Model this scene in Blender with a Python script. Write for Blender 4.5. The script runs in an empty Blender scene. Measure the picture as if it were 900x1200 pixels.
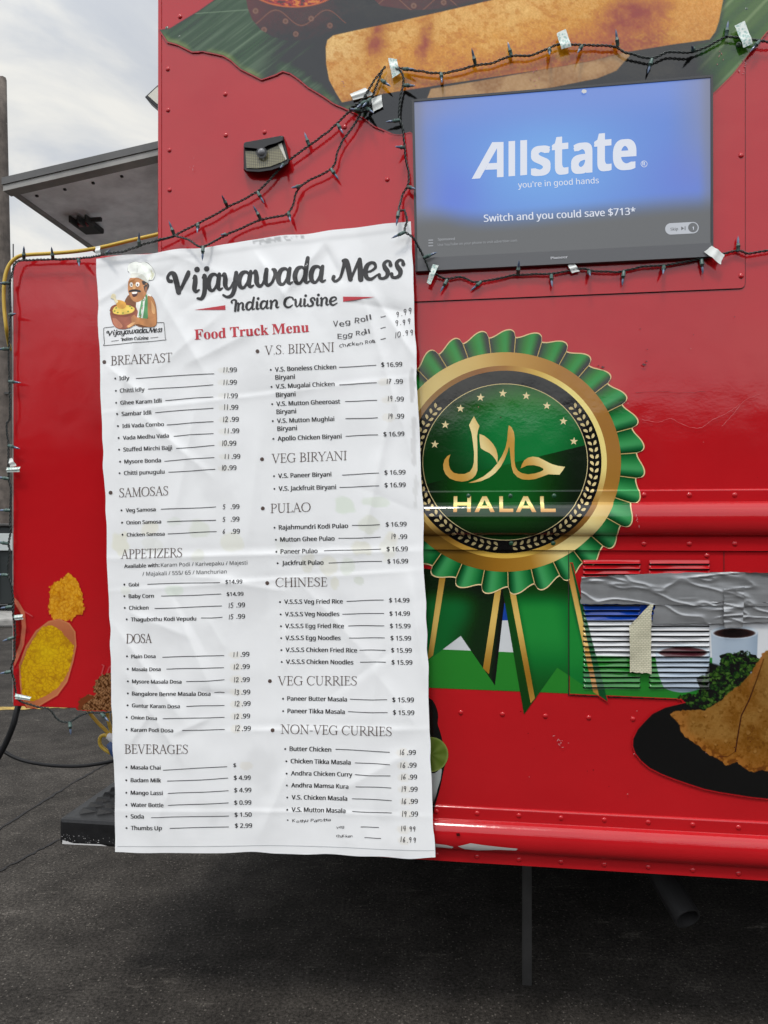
import bpy, bmesh, math, random, os
import numpy as np
from mathutils import Vector, Matrix, Quaternion
random.seed(7)
R = math.radians
SC = bpy.context.scene
COL = SC.collection

# ------------------------------------------------------------------ camera, sky, sun, exposure
H = 1.55                       # eye height
FOC = 867.0                    # focal length in photo pixels (900 x 1200)
HOR = 615.0                    # photo row of the horizon
cam = bpy.data.cameras.new('camera'); cam.sensor_fit = 'VERTICAL'; cam.sensor_height = 36.0
cam.lens = 36.0*FOC/1200.0; cam.shift_y = 0.0125; cam.clip_start = 0.05; cam.clip_end = 2000
camo = bpy.data.objects.new('camera', cam); camo.location = (0, 0, H); camo.rotation_euler = (R(90), 0, 0)
COL.objects.link(camo); SC.camera = camo

SUN_EL, SUN_AZ = 61.0, 200.0   # azimuth clockwise from +Y: behind the camera, a little to the left
se, sa = R(SUN_EL), R(SUN_AZ)
SUN_DIR = Vector((math.sin(sa)*math.cos(se), math.cos(sa)*math.cos(se), math.sin(se)))
W = bpy.data.worlds.new('World'); SC.world = W; W.use_nodes = True
nt = W.node_tree; nt.nodes.clear()
def wn(t): return nt.nodes.new(t)
tc = wn('ShaderNodeTexCoord')
sky = wn('ShaderNodeTexSky'); sky.sky_type = 'NISHITA'; sky.sun_disc = False; sky.sun_elevation = se; sky.sun_rotation = sa
skm = wn('ShaderNodeVectorMath'); skm.operation = 'SCALE'; skm.inputs['Scale'].default_value = 0.10
nt.links.new(sky.outputs[0], skm.inputs[0])
mp = wn('ShaderNodeMapping'); mp.inputs['Scale'].default_value = (1.0, 1.0, 2.2); mp.inputs['Location'].default_value = (0.3, 0.1, 0.35)
nt.links.new(tc.outputs['Generated'], mp.inputs[0])
nz = wn('ShaderNodeTexNoise'); nz.inputs['Scale'].default_value = 4.2; nz.inputs['Detail'].default_value = 7; nz.inputs['Roughness'].default_value = 0.52
nz.inputs['Distortion'].default_value = 0.35
nt.links.new(mp.outputs[0], nz.inputs['Vector'])
rmp = wn('ShaderNodeValToRGB'); rmp.color_ramp.elements[0].position = 0.36; rmp.color_ramp.elements[0].color = (0.60, 0.64, 0.72, 1)
rmp.color_ramp.elements[1].position = 0.66; rmp.color_ramp.elements[1].color = (1.0, 0.985, 0.93, 1)
_e = rmp.color_ramp.elements.new(0.52); _e.color = (0.72, 0.75, 0.79, 1)
nt.links.new(nz.outputs[0], rmp.inputs[0])
dt = wn('ShaderNodeVectorMath'); dt.operation = 'DOT_PRODUCT'; dt.inputs[1].default_value = SUN_DIR
nt.links.new(tc.outputs['Generated'], dt.inputs[0])
mr = wn('ShaderNodeMapRange'); mr.interpolation_type = 'SMOOTHSTEP'
mr.inputs['From Min'].default_value = 0.08; mr.inputs['From Max'].default_value = 0.95
mr.inputs['To Min'].default_value = 0.85; mr.inputs['To Max'].default_value = 2.5
nt.links.new(dt.outputs['Value'], mr.inputs['Value'])
cl = wn('ShaderNodeVectorMath'); cl.operation = 'SCALE'
nt.links.new(rmp.outputs[0], cl.inputs[0]); nt.links.new(mr.outputs[0], cl.inputs['Scale'])
mx = wn('ShaderNodeMix'); mx.data_type = 'RGBA'; mx.inputs['Factor'].default_value = 0.94
nt.links.new(skm.outputs[0], mx.inputs['A']); nt.links.new(cl.outputs[0], mx.inputs['B'])
bg = wn('ShaderNodeBackground'); wo = wn('ShaderNodeOutputWorld')
nt.links.new(mx.outputs['Result'], bg.inputs[0]); bg.inputs[1].default_value = 1.0
nt.links.new(bg.outputs[0], wo.inputs[0])
sl = bpy.data.lights.new('sun', 'SUN'); sl.energy = 1.5; sl.angle = R(10); sl.color = (1.0, 0.96, 0.9)
so = bpy.data.objects.new('sun', sl); COL.objects.link(so); so.location = (-3, -8, 9)
so.rotation_euler = (-SUN_DIR).to_track_quat('-Z', 'Y').to_euler()
SC.view_settings.view_transform = 'Standard'; SC.view_settings.look = 'None'
SC.view_settings.exposure = 0.09; SC.view_settings.gamma = 1.0; SC.view_settings.use_curve_mapping = False

# ------------------------------------------------------------------ the truck's own frame: x along its side, y into it, z up
TH = R(7.8); CT, ST = math.cos(TH), math.sin(TH); D0 = 2.15
FR = Matrix.Translation((0, D0, 0)) @ Matrix.Rotation(-TH, 4, 'Z')
def F(px, py, t=0.0):
    """a photo pixel -> point of the plane t metres in front of the truck's side, in the truck's frame"""
    a = (np.asarray(px, float)-450.0)/FOC; b = (HOR-np.asarray(py, float))/FOC
    k = (D0*CT-t)/(a*ST+CT)
    s = k*a*CT-(k-D0)*ST
    if np.ndim(k) == 0: return Vector((float(s), -float(t), float(k*b+H)))
    return s, np.broadcast_to(-np.asarray(t, float), s.shape), k*b+H
def unF(s, z, t=0.0):
    X = s*CT-t*ST; Y = D0-s*ST-t*CT
    return 450+FOC*X/Y, HOR-FOC*(z-H)/Y
def G(px, py, z=0.0):
    Y = (H-z)*FOC/(py-HOR); return Vector(((px-450)/FOC*Y, Y, z))
def at(px, py, Y): return Vector(((px-450)/FOC*Y, Y, H+(HOR-py)/FOC*Y))

# ------------------------------------------------------------------ object helpers
BASE = {}
def new_obj(name, data, parent, base, world):
    o = bpy.data.objects.new(name, data); COL.objects.link(o)
    if parent is not None:
        o.parent = parent; BASE[o] = BASE[parent]
    else:
        b = Vector(base) if base is not None else Vector((0, 0, 0)); BASE[o] = b
        if world: o.location = b
        else:
            o.location = FR @ b; o.rotation_euler = (0, 0, -TH)
    return o
def tag(o, label=None, cat=None, group=None, kind=None):
    if label: o['label'] = label
    if cat: o['category'] = cat
    if group: o['group'] = group
    if kind: o['kind'] = kind
    return o
def thing(name, label, cat, base, group=None, world=False):
    return tag(new_obj(name, None, None, base, world), label, cat, group)
def mk(name, v, f, mats, parent=None, base=None, world=False, smooth=False, mi=None, cols=None):
    """one mesh object; v in frame (or world) coordinates"""
    if not isinstance(mats, (list, tuple)): mats = [mats]
    b = BASE[parent] if parent is not None else (Vector(base) if base is not None else Vector((0, 0, 0)))
    me = bpy.data.meshes.new(name)
    va = np.asarray([tuple(p) for p in v], float).reshape(-1, 3) - np.array(b)
    me.from_pydata(va.tolist(), [], [list(q) for q in f])
    for m in mats: me.materials.append(m)
    if mi is not None: me.polygons.foreach_set('material_index', np.asarray(mi, np.int32))
    if smooth: me.polygons.foreach_set('use_smooth', np.ones(len(me.polygons), bool))
    if cols is not None:
        at_ = me.color_attributes.new('Col', 'FLOAT_COLOR', 'POINT')
        c4 = np.ones((len(va), 4), np.float32); c4[:, :3] = cols
        at_.data.foreach_set('color', c4.ravel())
    me.update()
    return new_obj(name, me, parent, b, world)
def grid_obj(name, P, keep, cols, mat, parent, smooth=True):
    """P (n,m,3) points in the frame, keep (n-1,m-1) faces, cols (n,m,3) linear colours"""
    n, m = P.shape[:2]
    idx = np.arange(n*m).reshape(n, m)
    q = np.stack([idx[:-1, :-1], idx[1:, :-1], idx[1:, 1:], idx[:-1, 1:]], -1).reshape(-1, 4)
    if keep is not None: q = q[keep.reshape(-1)]
    used = np.zeros(n*m, bool); used[q.ravel()] = True
    rm = np.cumsum(used)-1; q = rm[q]
    V = (P.reshape(-1, 3)[used]-np.array(BASE[parent])).astype(np.float32)
    me = bpy.data.meshes.new(name)
    me.vertices.add(len(V)); me.vertices.foreach_set('co', V.ravel())
    me.loops.add(q.size); me.loops.foreach_set('vertex_index', q.ravel().astype(np.int32))
    me.polygons.add(len(q)); me.polygons.foreach_set('loop_start', np.arange(0, q.size, 4, dtype=np.int32))
    me.polygons.foreach_set('loop_total', np.full(len(q), 4, np.int32))
    if smooth: me.polygons.foreach_set('use_smooth', np.ones(len(q), bool))
    me.materials.append(mat)
    me.update(calc_edges=True); me.validate()
    if cols is not None:
        a_ = me.color_attributes.new('Col', 'FLOAT_COLOR', 'POINT')
        c4 = np.ones((len(V), 4), np.float32); c4[:, :3] = cols.reshape(-1, 3)[used]
        a_.data.foreach_set('color', c4.ravel())
    return new_obj(name, me, parent, None, False)

class MB:
    def __init__(s): s.v = []; s.f = []; s.m = []
    def add(s, v, f, m=0):
        o = len(s.v); s.v += [Vector(p) for p in v]; s.f += [[i+o for i in q] for q in f]; s.m += [m]*len(f); return s
    def box(s, x0, x1, y0, y1, z0, z1, bev=0.0, m=0, seg=2):
        bm = bmesh.new(); bmesh.ops.create_cube(bm, size=1)
        for v in bm.verts: v.co = Vector((x0+(v.co.x+.5)*(x1-x0), y0+(v.co.y+.5)*(y1-y0), z0+(v.co.z+.5)*(z1-z0)))
        if bev: bmesh.ops.bevel(bm, geom=list(bm.edges), offset=bev, segments=seg, profile=.5, affect='EDGES')
        return s.bm(bm, m)
    def bm(s, bm, m=0, mat=None):
        bm.verts.index_update()
        s.add([(mat @ v.co if mat else v.co) for v in bm.verts], [[v.index for v in f.verts] for f in bm.faces], m); bm.free(); return s
    def tube(s, pts, r, n=8, m=0, caps=True):
        pts = [Vector(p) for p in pts]; rr = r if isinstance(r, (list, tuple)) else [r]*len(pts)
        v = []; f = []; up = None
        for i, p in enumerate(pts):
            d = (pts[min(i+1, len(pts)-1)]-pts[max(i-1, 0)]).normalized()
            if up is None:
                up = d.orthogonal().normalized()
            up = (up-d*up.dot(d)).normalized(); sd = d.cross(up)
            for k in range(n):
                a = 2*math.pi*k/n; v.append(p+(up*math.cos(a)+sd*math.sin(a))*rr[i])
        for i in range(len(pts)-1):
            for k in range(n): f.append([i*n+k, i*n+(k+1) % n, (i+1)*n+(k+1) % n, (i+1)*n+k])
        if caps: f += [list(range(n))[::-1], [(len(pts)-1)*n+k for k in range(n)]]
        return s.add(v, f, m)
    def prism(s, poly, y0, y1, m=0, bev=0.0):
        """outline (x,z) extruded along y"""
        bm = bmesh.new(); vs = [bm.verts.new((p[0], y0, p[1])) for p in poly]
        fc = bm.faces.new(vs); r = bmesh.ops.extrude_face_region(bm, geom=[fc])
        for e in r['geom']:
            if isinstance(e, bmesh.types.BMVert): e.co.y = y1
        bmesh.ops.recalc_face_normals(bm, faces=bm.faces)
        if bev: bmesh.ops.bevel(bm, geom=list(bm.edges), offset=bev, segments=2, profile=.5, affect='EDGES')
        return s.bm(bm, m)
    def build(s, name, mats, parent=None, base=None, world=False, smooth=False):
        return mk(name, s.v, s.f, mats, parent, base, world, smooth, mi=s.m)

def spline(pts, per=8):
    """Catmull-Rom through points of any dimension"""
    P = np.asarray([tuple(p) for p in pts], float)
    if len(P) < 3:
        return np.array([P[0]+(P[-1]-P[0])*u for u in np.linspace(0, 1, per+1)])
    A = np.vstack([2*P[0]-P[1], P, 2*P[-1]-P[-2]]); out = []
    for i in range(1, len(A)-2):
        for k in range(per):
            u = k/per; a, b, c, d = A[i-1], A[i], A[i+1], A[i+2]
            out.append(.5*((2*b)+(-a+c)*u+(2*a-5*b+4*c-d)*u*u+(-a+3*b-3*c+d)*u**3))
    out.append(P[-1]); return np.array(out)

# ------------------------------------------------------------------ colour helpers and numpy noise
def lin(c):
    c = np.asarray(c, float)/255.0
    return np.where(c <= .04045, c/12.92, ((c+.055)/1.055)**2.4)
EF = 1.04                      # about how much light a wall surface sends back per unit of albedo
def sstep(a, b, x):
    t = np.clip((np.asarray(x, float)-a)/(b-a), 0, 1); return t*t*(3-2*t)
def alb(c, py):
    """print colour seen at row py -> the ink's own colour, without the gloss on it"""
    py = np.asarray(py, float)
    sp = 0.066*(1-sstep(430, 500, py))+0.012
    return np.clip((lin(c)-sp[..., None]*np.array([.96, 1.0, 1.03]))/EF, .004, .85)
def h2(ix, iy, seed):
    n = (ix.astype(np.int64)*374761393+iy.astype(np.int64)*668265263+seed*1442695041) & 0x7fffffff
    n = ((n ^ (n >> 13))*1274126177) & 0x7fffffff
    return ((n ^ (n >> 16)) & 0xffff)/65535.0
def vnoise(x, y, seed=0):
    x = np.asarray(x, float); y = np.asarray(y, float)
    ix = np.floor(x); iy = np.floor(y); fx = x-ix; fy = y-iy
    fx = fx*fx*(3-2*fx); fy = fy*fy*(3-2*fy)
    a = h2(ix, iy, seed); b = h2(ix+1, iy, seed); c = h2(ix, iy+1, seed); d = h2(ix+1, iy+1, seed)
    return (a*(1-fx)+b*fx)*(1-fy)+(c*(1-fx)+d*fx)*fy
def fbm(x, y, o=4, seed=0):
    r = 0; a = .5; t = 0
    for i in range(o):
        r = r+a*vnoise(x*2**i, y*2**i, seed+i*17); t += a; a *= .5
    return r/t
def cell(x, y, seed=0):
    """cellular noise: nearest distance, gap to the second, id of the cell"""
    ix = np.floor(x); iy = np.floor(y); d1 = np.full(x.shape, 9.); d2 = np.full(x.shape, 9.); idv = np.zeros(x.shape)
    for i in (-1, 0, 1):
        for j in (-1, 0, 1):
            cx = ix+i+h2(ix+i, iy+j, seed); cy = iy+j+h2(ix+i, iy+j, seed+5)
            d = np.hypot(cx-x, cy-y); hid = h2(ix+i, iy+j, seed+9)
            nw = d < d1
            d2 = np.where(nw, d1, np.minimum(d2, d)); idv = np.where(nw, hid, idv); d1 = np.where(nw, d, d1)
    return d1, d2-d1, idv
def sdf(px, py, poly):
    """signed distance to a closed outline, negative inside"""
    d = np.full(px.shape, 1e9); ins = np.zeros(px.shape, bool); n = len(poly)
    for i in range(n):
        ax, ay = poly[i]; bx, by = poly[(i+1) % n]
        ex, ey = bx-ax, by-ay; wx, wy = px-ax, py-ay
        t = np.clip((wx*ex+wy*ey)/(ex*ex+ey*ey+1e-12), 0, 1)
        d = np.minimum(d, np.hypot(wx-ex*t, wy-ey*t))
        if abs(ey) > 1e-9:
            c = ((ay > py) != (by > py)) & (px < ex*(py-ay)/ey+ax); ins ^= c
    return np.where(ins, -d, d)
def mixc(c, k, col):
    k = np.asarray(k)[..., None]; return c*(1-k)+np.asarray(col, float)*k
def cov(d, w=.6): return 1-sstep(-w, w, d)
def seg(px, py, pts, wid):
    d = np.full(px.shape, 1e9)
    for (ax, ay), (bx, by) in zip(pts[:-1], pts[1:]):
        ex, ey = bx-ax, by-ay; t = np.clip(((px-ax)*ex+(py-ay)*ey)/(ex*ex+ey*ey+1e-9), 0, 1)
        d = np.minimum(d, np.hypot(px-ax-ex*t, py-ay-ey*t))
    return cov(d-wid, .5)

# ------------------------------------------------------------------ materials
MATS = {}
def mat(name, col=(.5, .5, .5), rough=.5, metal=0.0, spec=.5, build=None):
    if name in MATS: return MATS[name]
    m = bpy.data.materials.new(name); m.use_nodes = True; n = m.node_tree; b = n.nodes['Principled BSDF']
    b.inputs['Base Color'].default_value = (*col, 1); b.inputs['Roughness'].default_value = rough
    b.inputs['Metallic'].default_value = metal; b.inputs['Specular IOR Level'].default_value = spec
    if build: build(n, b)
    MATS[name] = m; return m
def nd(n, t, **k):
    o = n.nodes.new(t)
    for a, v in k.items():
        if a in o.inputs: o.inputs[a].default_value = v
        else: setattr(o, a, v)
    return o
def noise_tint(n, b, src, scale, lo, hi, detail=4, coord='Object'):
    """multiply the base colour by a noise between lo and hi"""
    t = nd(n, 'ShaderNodeTexCoord'); z = nd(n, 'ShaderNodeTexNoise', Scale=scale, Detail=detail, Roughness=.6)
    n.links.new(t.outputs[coord], z.inputs['Vector'])
    r = nd(n, 'ShaderNodeMapRange'); r.inputs['From Min'].default_value = .3; r.inputs['From Max'].default_value = .7
    r.inputs['To Min'].default_value = lo; r.inputs['To Max'].default_value = hi
    n.links.new(z.outputs[0], r.inputs['Value'])
    s = nd(n, 'ShaderNodeVectorMath', operation='SCALE')
    if src is None: s.inputs[0].default_value = b.inputs['Base Color'].default_value[:3]
    else: n.links.new(src, s.inputs[0])
    n.links.new(r.outputs[0], s.inputs['Scale']); n.links.new(s.outputs[0], b.inputs['Base Color'])
    return z, t
def bump(n, b, scale, strength, dist, detail=3, coord='Object', prev=None, stretch=None):
    t = nd(n, 'ShaderNodeTexCoord'); z = nd(n, 'ShaderNodeTexNoise', Scale=scale, Detail=detail)
    if stretch:
        mpp = nd(n, 'ShaderNodeMapping'); mpp.inputs['Scale'].default_value = stretch
        n.links.new(t.outputs[coord], mpp.inputs[0]); n.links.new(mpp.outputs[0], z.inputs['Vector'])
    else: n.links.new(t.outputs[coord], z.inputs['Vector'])
    bp = nd(n, 'ShaderNodeBump', Strength=strength, Distance=dist)
    n.links.new(z.outputs[0], bp.inputs['Height'])
    if prev: n.links.new(prev.outputs[0], bp.inputs['Normal'])
    n.links.new(bp.outputs[0], b.inputs['Normal']); return bp
RED = (0.425, 0.0080, 0.0118)
RED_R = 0.09
def _vinyl(n, b, src):
    noise_tint(n, b, src, 2.2, .93, 1.06)
    t = nd(n, 'ShaderNodeTexCoord'); z = nd(n, 'ShaderNodeTexNoise', Scale=5.0, Detail=6, Roughness=.7)
    n.links.new(t.outputs['Object'], z.inputs['Vector'])
    r = nd(n, 'ShaderNodeMapRange'); r.inputs['From Min'].default_value = .35; r.inputs['From Max'].default_value = .7
    r.inputs['To Min'].default_value = RED_R-.02; r.inputs['To Max'].default_value = RED_R+.07
    n.links.new(z.outputs[0], r.inputs['Value']); n.links.new(r.outputs[0], b.inputs['Roughness'])
    p = bump(n, b, 3.0, .6, .008, detail=3)
    bump(n, b, 110.0, .12, .001, detail=2, prev=p)
def _red(n, b): _vinyl(n, b, None)
def _print(n, b):
    a = nd(n, 'ShaderNodeVertexColor', layer_name='Col'); _vinyl(n, b, a.outputs[0])
M_red = mat('red_vinyl', RED, RED_R, build=_red)
M_print = mat('printed_vinyl', RED, RED_R, build=_print)
M_seam = mat('dark_gap', (.012, .004, .004), .8)
M_black = mat('black_plastic', (.012, .012, .013), .45, spec=.4)
M_cable = mat('black_cable_jacket', (.009, .009, .0095), .55, spec=.25)
M_dark = mat('dark_underbody', (.012, .012, .012), .8)
def _galv(n, b): noise_tint(n, b, None, 9, .7, 1.15); bump(n, b, 40, .1, .002)
M_grey_panel = mat('weathered_grey_panel', (.90, .92, .92), .55, build=_galv)
M_lip = mat('grey_metal_lip', (.27, .26, .24), .45, build=_galv); M_fascia = mat('dark_grey_fascia', (.085, .083, .08), .5, build=_galv)
def _banner(n, b):
    a = nd(n, 'ShaderNodeVertexColor', layer_name='Col'); noise_tint(n, b, a.outputs[0], 6, .97, 1.03)
    bump(n, b, 55, .08, .002, detail=4)
M_banner = mat('white_banner_vinyl', (.8, .8, .8), .38, build=_banner)
def ink(name, c): return mat(name, tuple(lin(c)/.76), .5)
M_ink = mat('black_ink', (.016, .015, .016), .5); M_title = mat('charcoal_ink', (.022, .021, .022), .45)
M_head = mat('brown_ink', (.085, .055, .045), .5); M_redink = mat('red_ink', (.50, .03, .045), .5)
M_pen = mat('marker_ink', (.075, .07, .072), .6); M_hem = mat('hem_line', (.42, .43, .44), .6)
M_wire = mat('dark_green_wire', (.010, .017, .015), .45); M_socket = mat('green_bulb_socket', (.065, .115, .10), .4)
M_bulb = mat('blue_bulb_glass', (.11, .15, .23), .12)
M_ycord = mat('yellow_cord_jacket', (.52, .34, .035), .45)
M_tape = mat('white_tape', (.70, .72, .69), .55)
def _ptape(n, b):
    t = nd(n, 'ShaderNodeTexCoord'); z = nd(n, 'ShaderNodeTexVoronoi', Scale=150.0); n.links.new(t.outputs['Object'], z.inputs['Vector'])
    r = nd(n, 'ShaderNodeValToRGB'); r.color_ramp.elements[0].position = .25; r.color_ramp.elements[0].color = (.30, .46, .42, 1)
    r.color_ramp.elements[1].position = .6; r.color_ramp.elements[1].color = (.68, .73, .68, 1)
    n.links.new(z.outputs['Distance'], r.inputs[0]); n.links.new(r.outputs[0], b.inputs['Base Color'])
M_ptape = mat('patterned_tape', (.6, .7, .66), .5, build=_ptape)
def _duct(n, b): noise_tint(n, b, None, 14, .85, 1.1); bump(n, b, 45, .15, .003, stretch=(.2, 1, 1.6))
M_duct = mat('silver_duct_tape', (.31, .315, .32), .34, .55, build=_duct)
def _mask(n, b):
    t = nd(n, 'ShaderNodeTexCoord'); br = nd(n, 'ShaderNodeTexBrick', Scale=1.0)
    br.inputs['Color1'].default_value = (.60, .57, .42, 1); br.inputs['Color2'].default_value = (.52, .50, .36, 1); br.inputs['Mortar'].default_value = (.33, .31, .22, 1)
    br.inputs['Brick Width'].default_value = .009; br.inputs['Row Height'].default_value = .005; br.inputs['Mortar Size'].default_value = .0007
    mp_ = nd(n, 'ShaderNodeMapping'); mp_.inputs['Rotation'].default_value = (R(90), 0, 0)
    n.links.new(t.outputs['Object'], mp_.inputs[0]); n.links.new(mp_.outputs[0], br.inputs['Vector']); n.links.new(br.outputs[0], b.inputs['Base Color'])
M_mask = mat('cream_mesh_tape', (.6, .57, .42), .7, build=_mask)
M_tvframe = mat('tv_bezel', (.02, .02, .022), .3)
def _screen(n, b):
    a = nd(n, 'ShaderNodeVertexColor', layer_name='Col'); b.inputs['Base Color'].default_value = (.02, .02, .022, 1)
    n.links.new(a.outputs[0], b.inputs['Emission Color']); b.inputs['Emission Strength'].default_value = 1.0
M_screen = mat('lit_screen', (.02, .02, .02), .22, build=_screen)
def _emit(n, b):
    b.inputs['Emission Color'].default_value = (.60, .63, .71, 1); b.inputs['Emission Strength'].default_value = 1.0
M_scr_txt = mat('lit_white_text', (.02, .02, .02), .3, build=_emit)
def _emit2(n, b):
    b.inputs['Emission Color'].default_value = (.26, .27, .29, 1); b.inputs['Emission Strength'].default_value = 1.0
M_scr_dim = mat('lit_grey_text', (.02, .02, .02), .3, build=_emit2)
def _emit3(n, b):
    b.inputs['Emission Color'].default_value = (.09, .095, .10, 1); b.inputs['Emission Strength'].default_value = 1.0
M_scr_dark = mat('screen_dark_text', (.02, .02, .02), .3, build=_emit3)
M_chrome = mat('silver_logo', (.7, .7, .72), .3, .3)
def _scuff(n, b): noise_tint(n, b, None, 30, .6, 1.3); bump(n, b, 70, .2, .002)
M_bumper = mat('black_rubber_step', (.011, .011, .0115), .42, spec=.38, build=_scuff)
M_paintchip = mat('white_scrape', (.55, .54, .53), .5)
def _wood(n, b):
    noise_tint(n, b, None, 6, .6, 1.3, coord='Object'); bump(n, b, 12, .5, .02, stretch=(6, 6, .3))
M_wood = mat('weathered_pole_wood', (.115, .095, .08), .85, build=_wood)
M_steel = mat('dirty_steel', (.07, .068, .065), .55, .6, build=_galv)
def _asphalt(n, b):
    t = nd(n, 'ShaderNodeTexCoord')
    def noise(scale, det, ro, vec=None):
        z = nd(n, 'ShaderNodeTexNoise', Scale=scale, Detail=det, Roughness=ro); n.links.new(vec or t.outputs['Object'], z.inputs['Vector']); return z.outputs[0]
    def rng(src, a, b_, lo, hi):
        r = nd(n, 'ShaderNodeMapRange', interpolation_type='SMOOTHSTEP'); r.inputs['From Min'].default_value = a; r.inputs['From Max'].default_value = b_
        r.inputs['To Min'].default_value = lo; r.inputs['To Max'].default_value = hi; n.links.new(src, r.inputs['Value']); return r.outputs[0]
    def mul(a, b_, op='MULTIPLY'):
        m = nd(n, 'ShaderNodeMath', operation=op); n.links.new(a, m.inputs[0]); n.links.new(b_, m.inputs[1]); return m.outputs[0]
    g1 = noise(330.0, 3, .7); g2 = noise(85.0, 5, .75); big = noise(.8, 6, .62); mid = noise(5.5, 7, .7)
    mps = nd(n, 'ShaderNodeMapping'); mps.inputs['Scale'].default_value = (1.0, 3.2, 1.0); mps.inputs['Rotation'].default_value = (0, 0, .18); n.links.new(t.outputs['Object'], mps.inputs[0])
    scuff = noise(3.4, 9, .74, mps.outputs[0])
    vo = nd(n, 'ShaderNodeTexVoronoi', Scale=105.0); n.links.new(t.outputs['Object'], vo.inputs['Vector'])
    vc = nd(n, 'ShaderNodeSeparateColor'); n.links.new(vo.outputs['Color'], vc.inputs[0])
    stone = mul(rng(vo.outputs['Distance'], .42, .22, 0, 1), rng(vc.outputs[0], .78, .97, 0, 1))
    val = mul(rng(g1, .27, .73, .35, 1.7), rng(g2, .30, .72, .38, 1.7))
    val = mul(val, rng(big, .3, .7, .62, 1.35)); val = mul(val, rng(mid, .3, .75, .72, 1.35))
    val = mul(val, rng(scuff, .585, .72, 1.0, 3.6))
    add = nd(n, 'ShaderNodeMath', operation='MULTIPLY_ADD'); n.links.new(stone, add.inputs[0]); add.inputs[1].default_value = 2.6; n.links.new(val, add.inputs[2])
    s = nd(n, 'ShaderNodeVectorMath', operation='SCALE'); s.inputs[0].default_value = (.0350, .0312, .0272); n.links.new(add.outputs[0], s.inputs['Scale'])
    n.links.new(s.outputs[0], b.inputs['Base Color'])
    bp = nd(n, 'ShaderNodeBump', Strength=.35, Distance=.005); n.links.new(g2, bp.inputs['Height']); n.links.new(bp.outputs[0], b.inputs['Normal'])
M_asphalt = mat('asphalt', (.05, .05, .05), .9, spec=.12, build=_asphalt)
M_crack = mat('crack_filler', (.012, .011, .011), .9)
def _worn(n, b): noise_tint(n, b, None, 25, .35, 1.2)
M_yline = mat('worn_yellow_paint', (.42, .28, .06), .7, build=_worn)
M_kerb = mat('concrete_kerb', (.30, .29, .27), .8, build=_galv)
M_siding = mat('grey_siding', (.20, .20, .195), .7, build=_galv)
M_bldg = mat('brown_brick', (.085, .06, .05), .8, build=_galv)
M_roofm = mat('dark_shingle', (.05, .05, .05), .8)
M_glass = mat('dark_window_glass', (.02, .025, .03), .08)
M_bin = mat('dark_green_steel', (.010, .014, .014), .5)
M_sign = mat('white_sign_band', (.42, .45, .44), .5)
M_signtxt = mat('teal_sign_ink', (.12, .20, .18), .5)
M_leafd = mat('dark_foliage', (.035, .05, .022), .8)
M_lens = mat('yellow_led_panel', (.26, .235, .13), .35)
M_lamp_red = mat('red_lamp_lens', (.20, .03, .035), .3)
M_cream = mat('cream_lens', (.58, .56, .48), .5)
M_bluep = mat('blue_plug_plastic', (.02, .055, .16), .45); M_whitep = mat('white_plug_plastic', (.6, .6, .6), .45)

# ------------------------------------------------------------------ fonts that ship with Blender
FD = bpy.utils.system_resource('DATAFILES', path='fonts') or ''
def font(n):
    try: return bpy.data.fonts.load(os.path.join(FD, n))
    except Exception: return None
F_SANS = font('NotoSansMath-Regular.woff2')
def bold_serif(s):
    if F_SANS is None: return s
    return ''.join(chr(0x1D400+ord(c)-65) if 'A' <= c <= 'Z' else chr(0x1D41A+ord(c)-97) if 'a' <= c <= 'z' else c for c in s)
_TC = {}
def text_mesh(body, off=0.0):
    """triangulated text, left edge at x = 0, baseline at y = 0; off thickens it by laying shifted copies"""
    if body not in _TC:
        c = bpy.data.curves.new('lettering', 'FONT'); c.body = body; c.resolution_u = 3
        if F_SANS: c.font = F_SANS
        o = bpy.data.objects.new('lettering', c); COL.objects.link(o)
        me = o.to_mesh(); v = np.array([x.co[:2] for x in me.vertices], float).reshape(-1, 2)
        fs = [list(p.vertices) for p in me.polygons]; o.to_mesh_clear()
        bpy.data.objects.remove(o); bpy.data.curves.remove(c)
        if len(v): v[:, 0] -= v[:, 0].min()
        _TC[body] = (v, fs)
    v, fs = _TC[body]
    if off <= 0: return v, fs
    n = 3 if off < .03 else 10; V = []; FS = []
    sh = [(-off, 0), (0, 0), (off, 0)] if n == 3 else [(off*a_, off*.55*b_) for b_ in (-1, 1) for a_ in (-1, -.5, 0, .5, 1)]
    for i, (dx, dy) in enumerate(sh):
        V.append(v+np.array([dx+off, dy])); FS += [[q+i*len(v) for q in f] for f in fs]
    return np.vstack(V), FS
def nlay(body, off): return 1 if off <= 0 else (3 if off < .03 else 10)
def place_text(body, x0, y0, x1, y1, off=0.0, hgt=None, shear=0.0):
    """text in photo pixels: baseline from (x0,y0) to (x1,y1), optional cap height"""
    v, fs = text_mesh(body, off); v = v.copy(); w = v[:, 0].max()
    ex, ey = x1-x0, y1-y0; L = math.hypot(ex, ey); k = L/w
    ky = k if hgt is None else hgt/.714
    u = v[:, 0]*k; q = v[:, 1]*ky; u = u+shear*q
    ux, uy = ex/L, ey/L
    return np.stack([x0+u*ux+q*uy, y0+u*uy-q*ux], 1), fs
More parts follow.
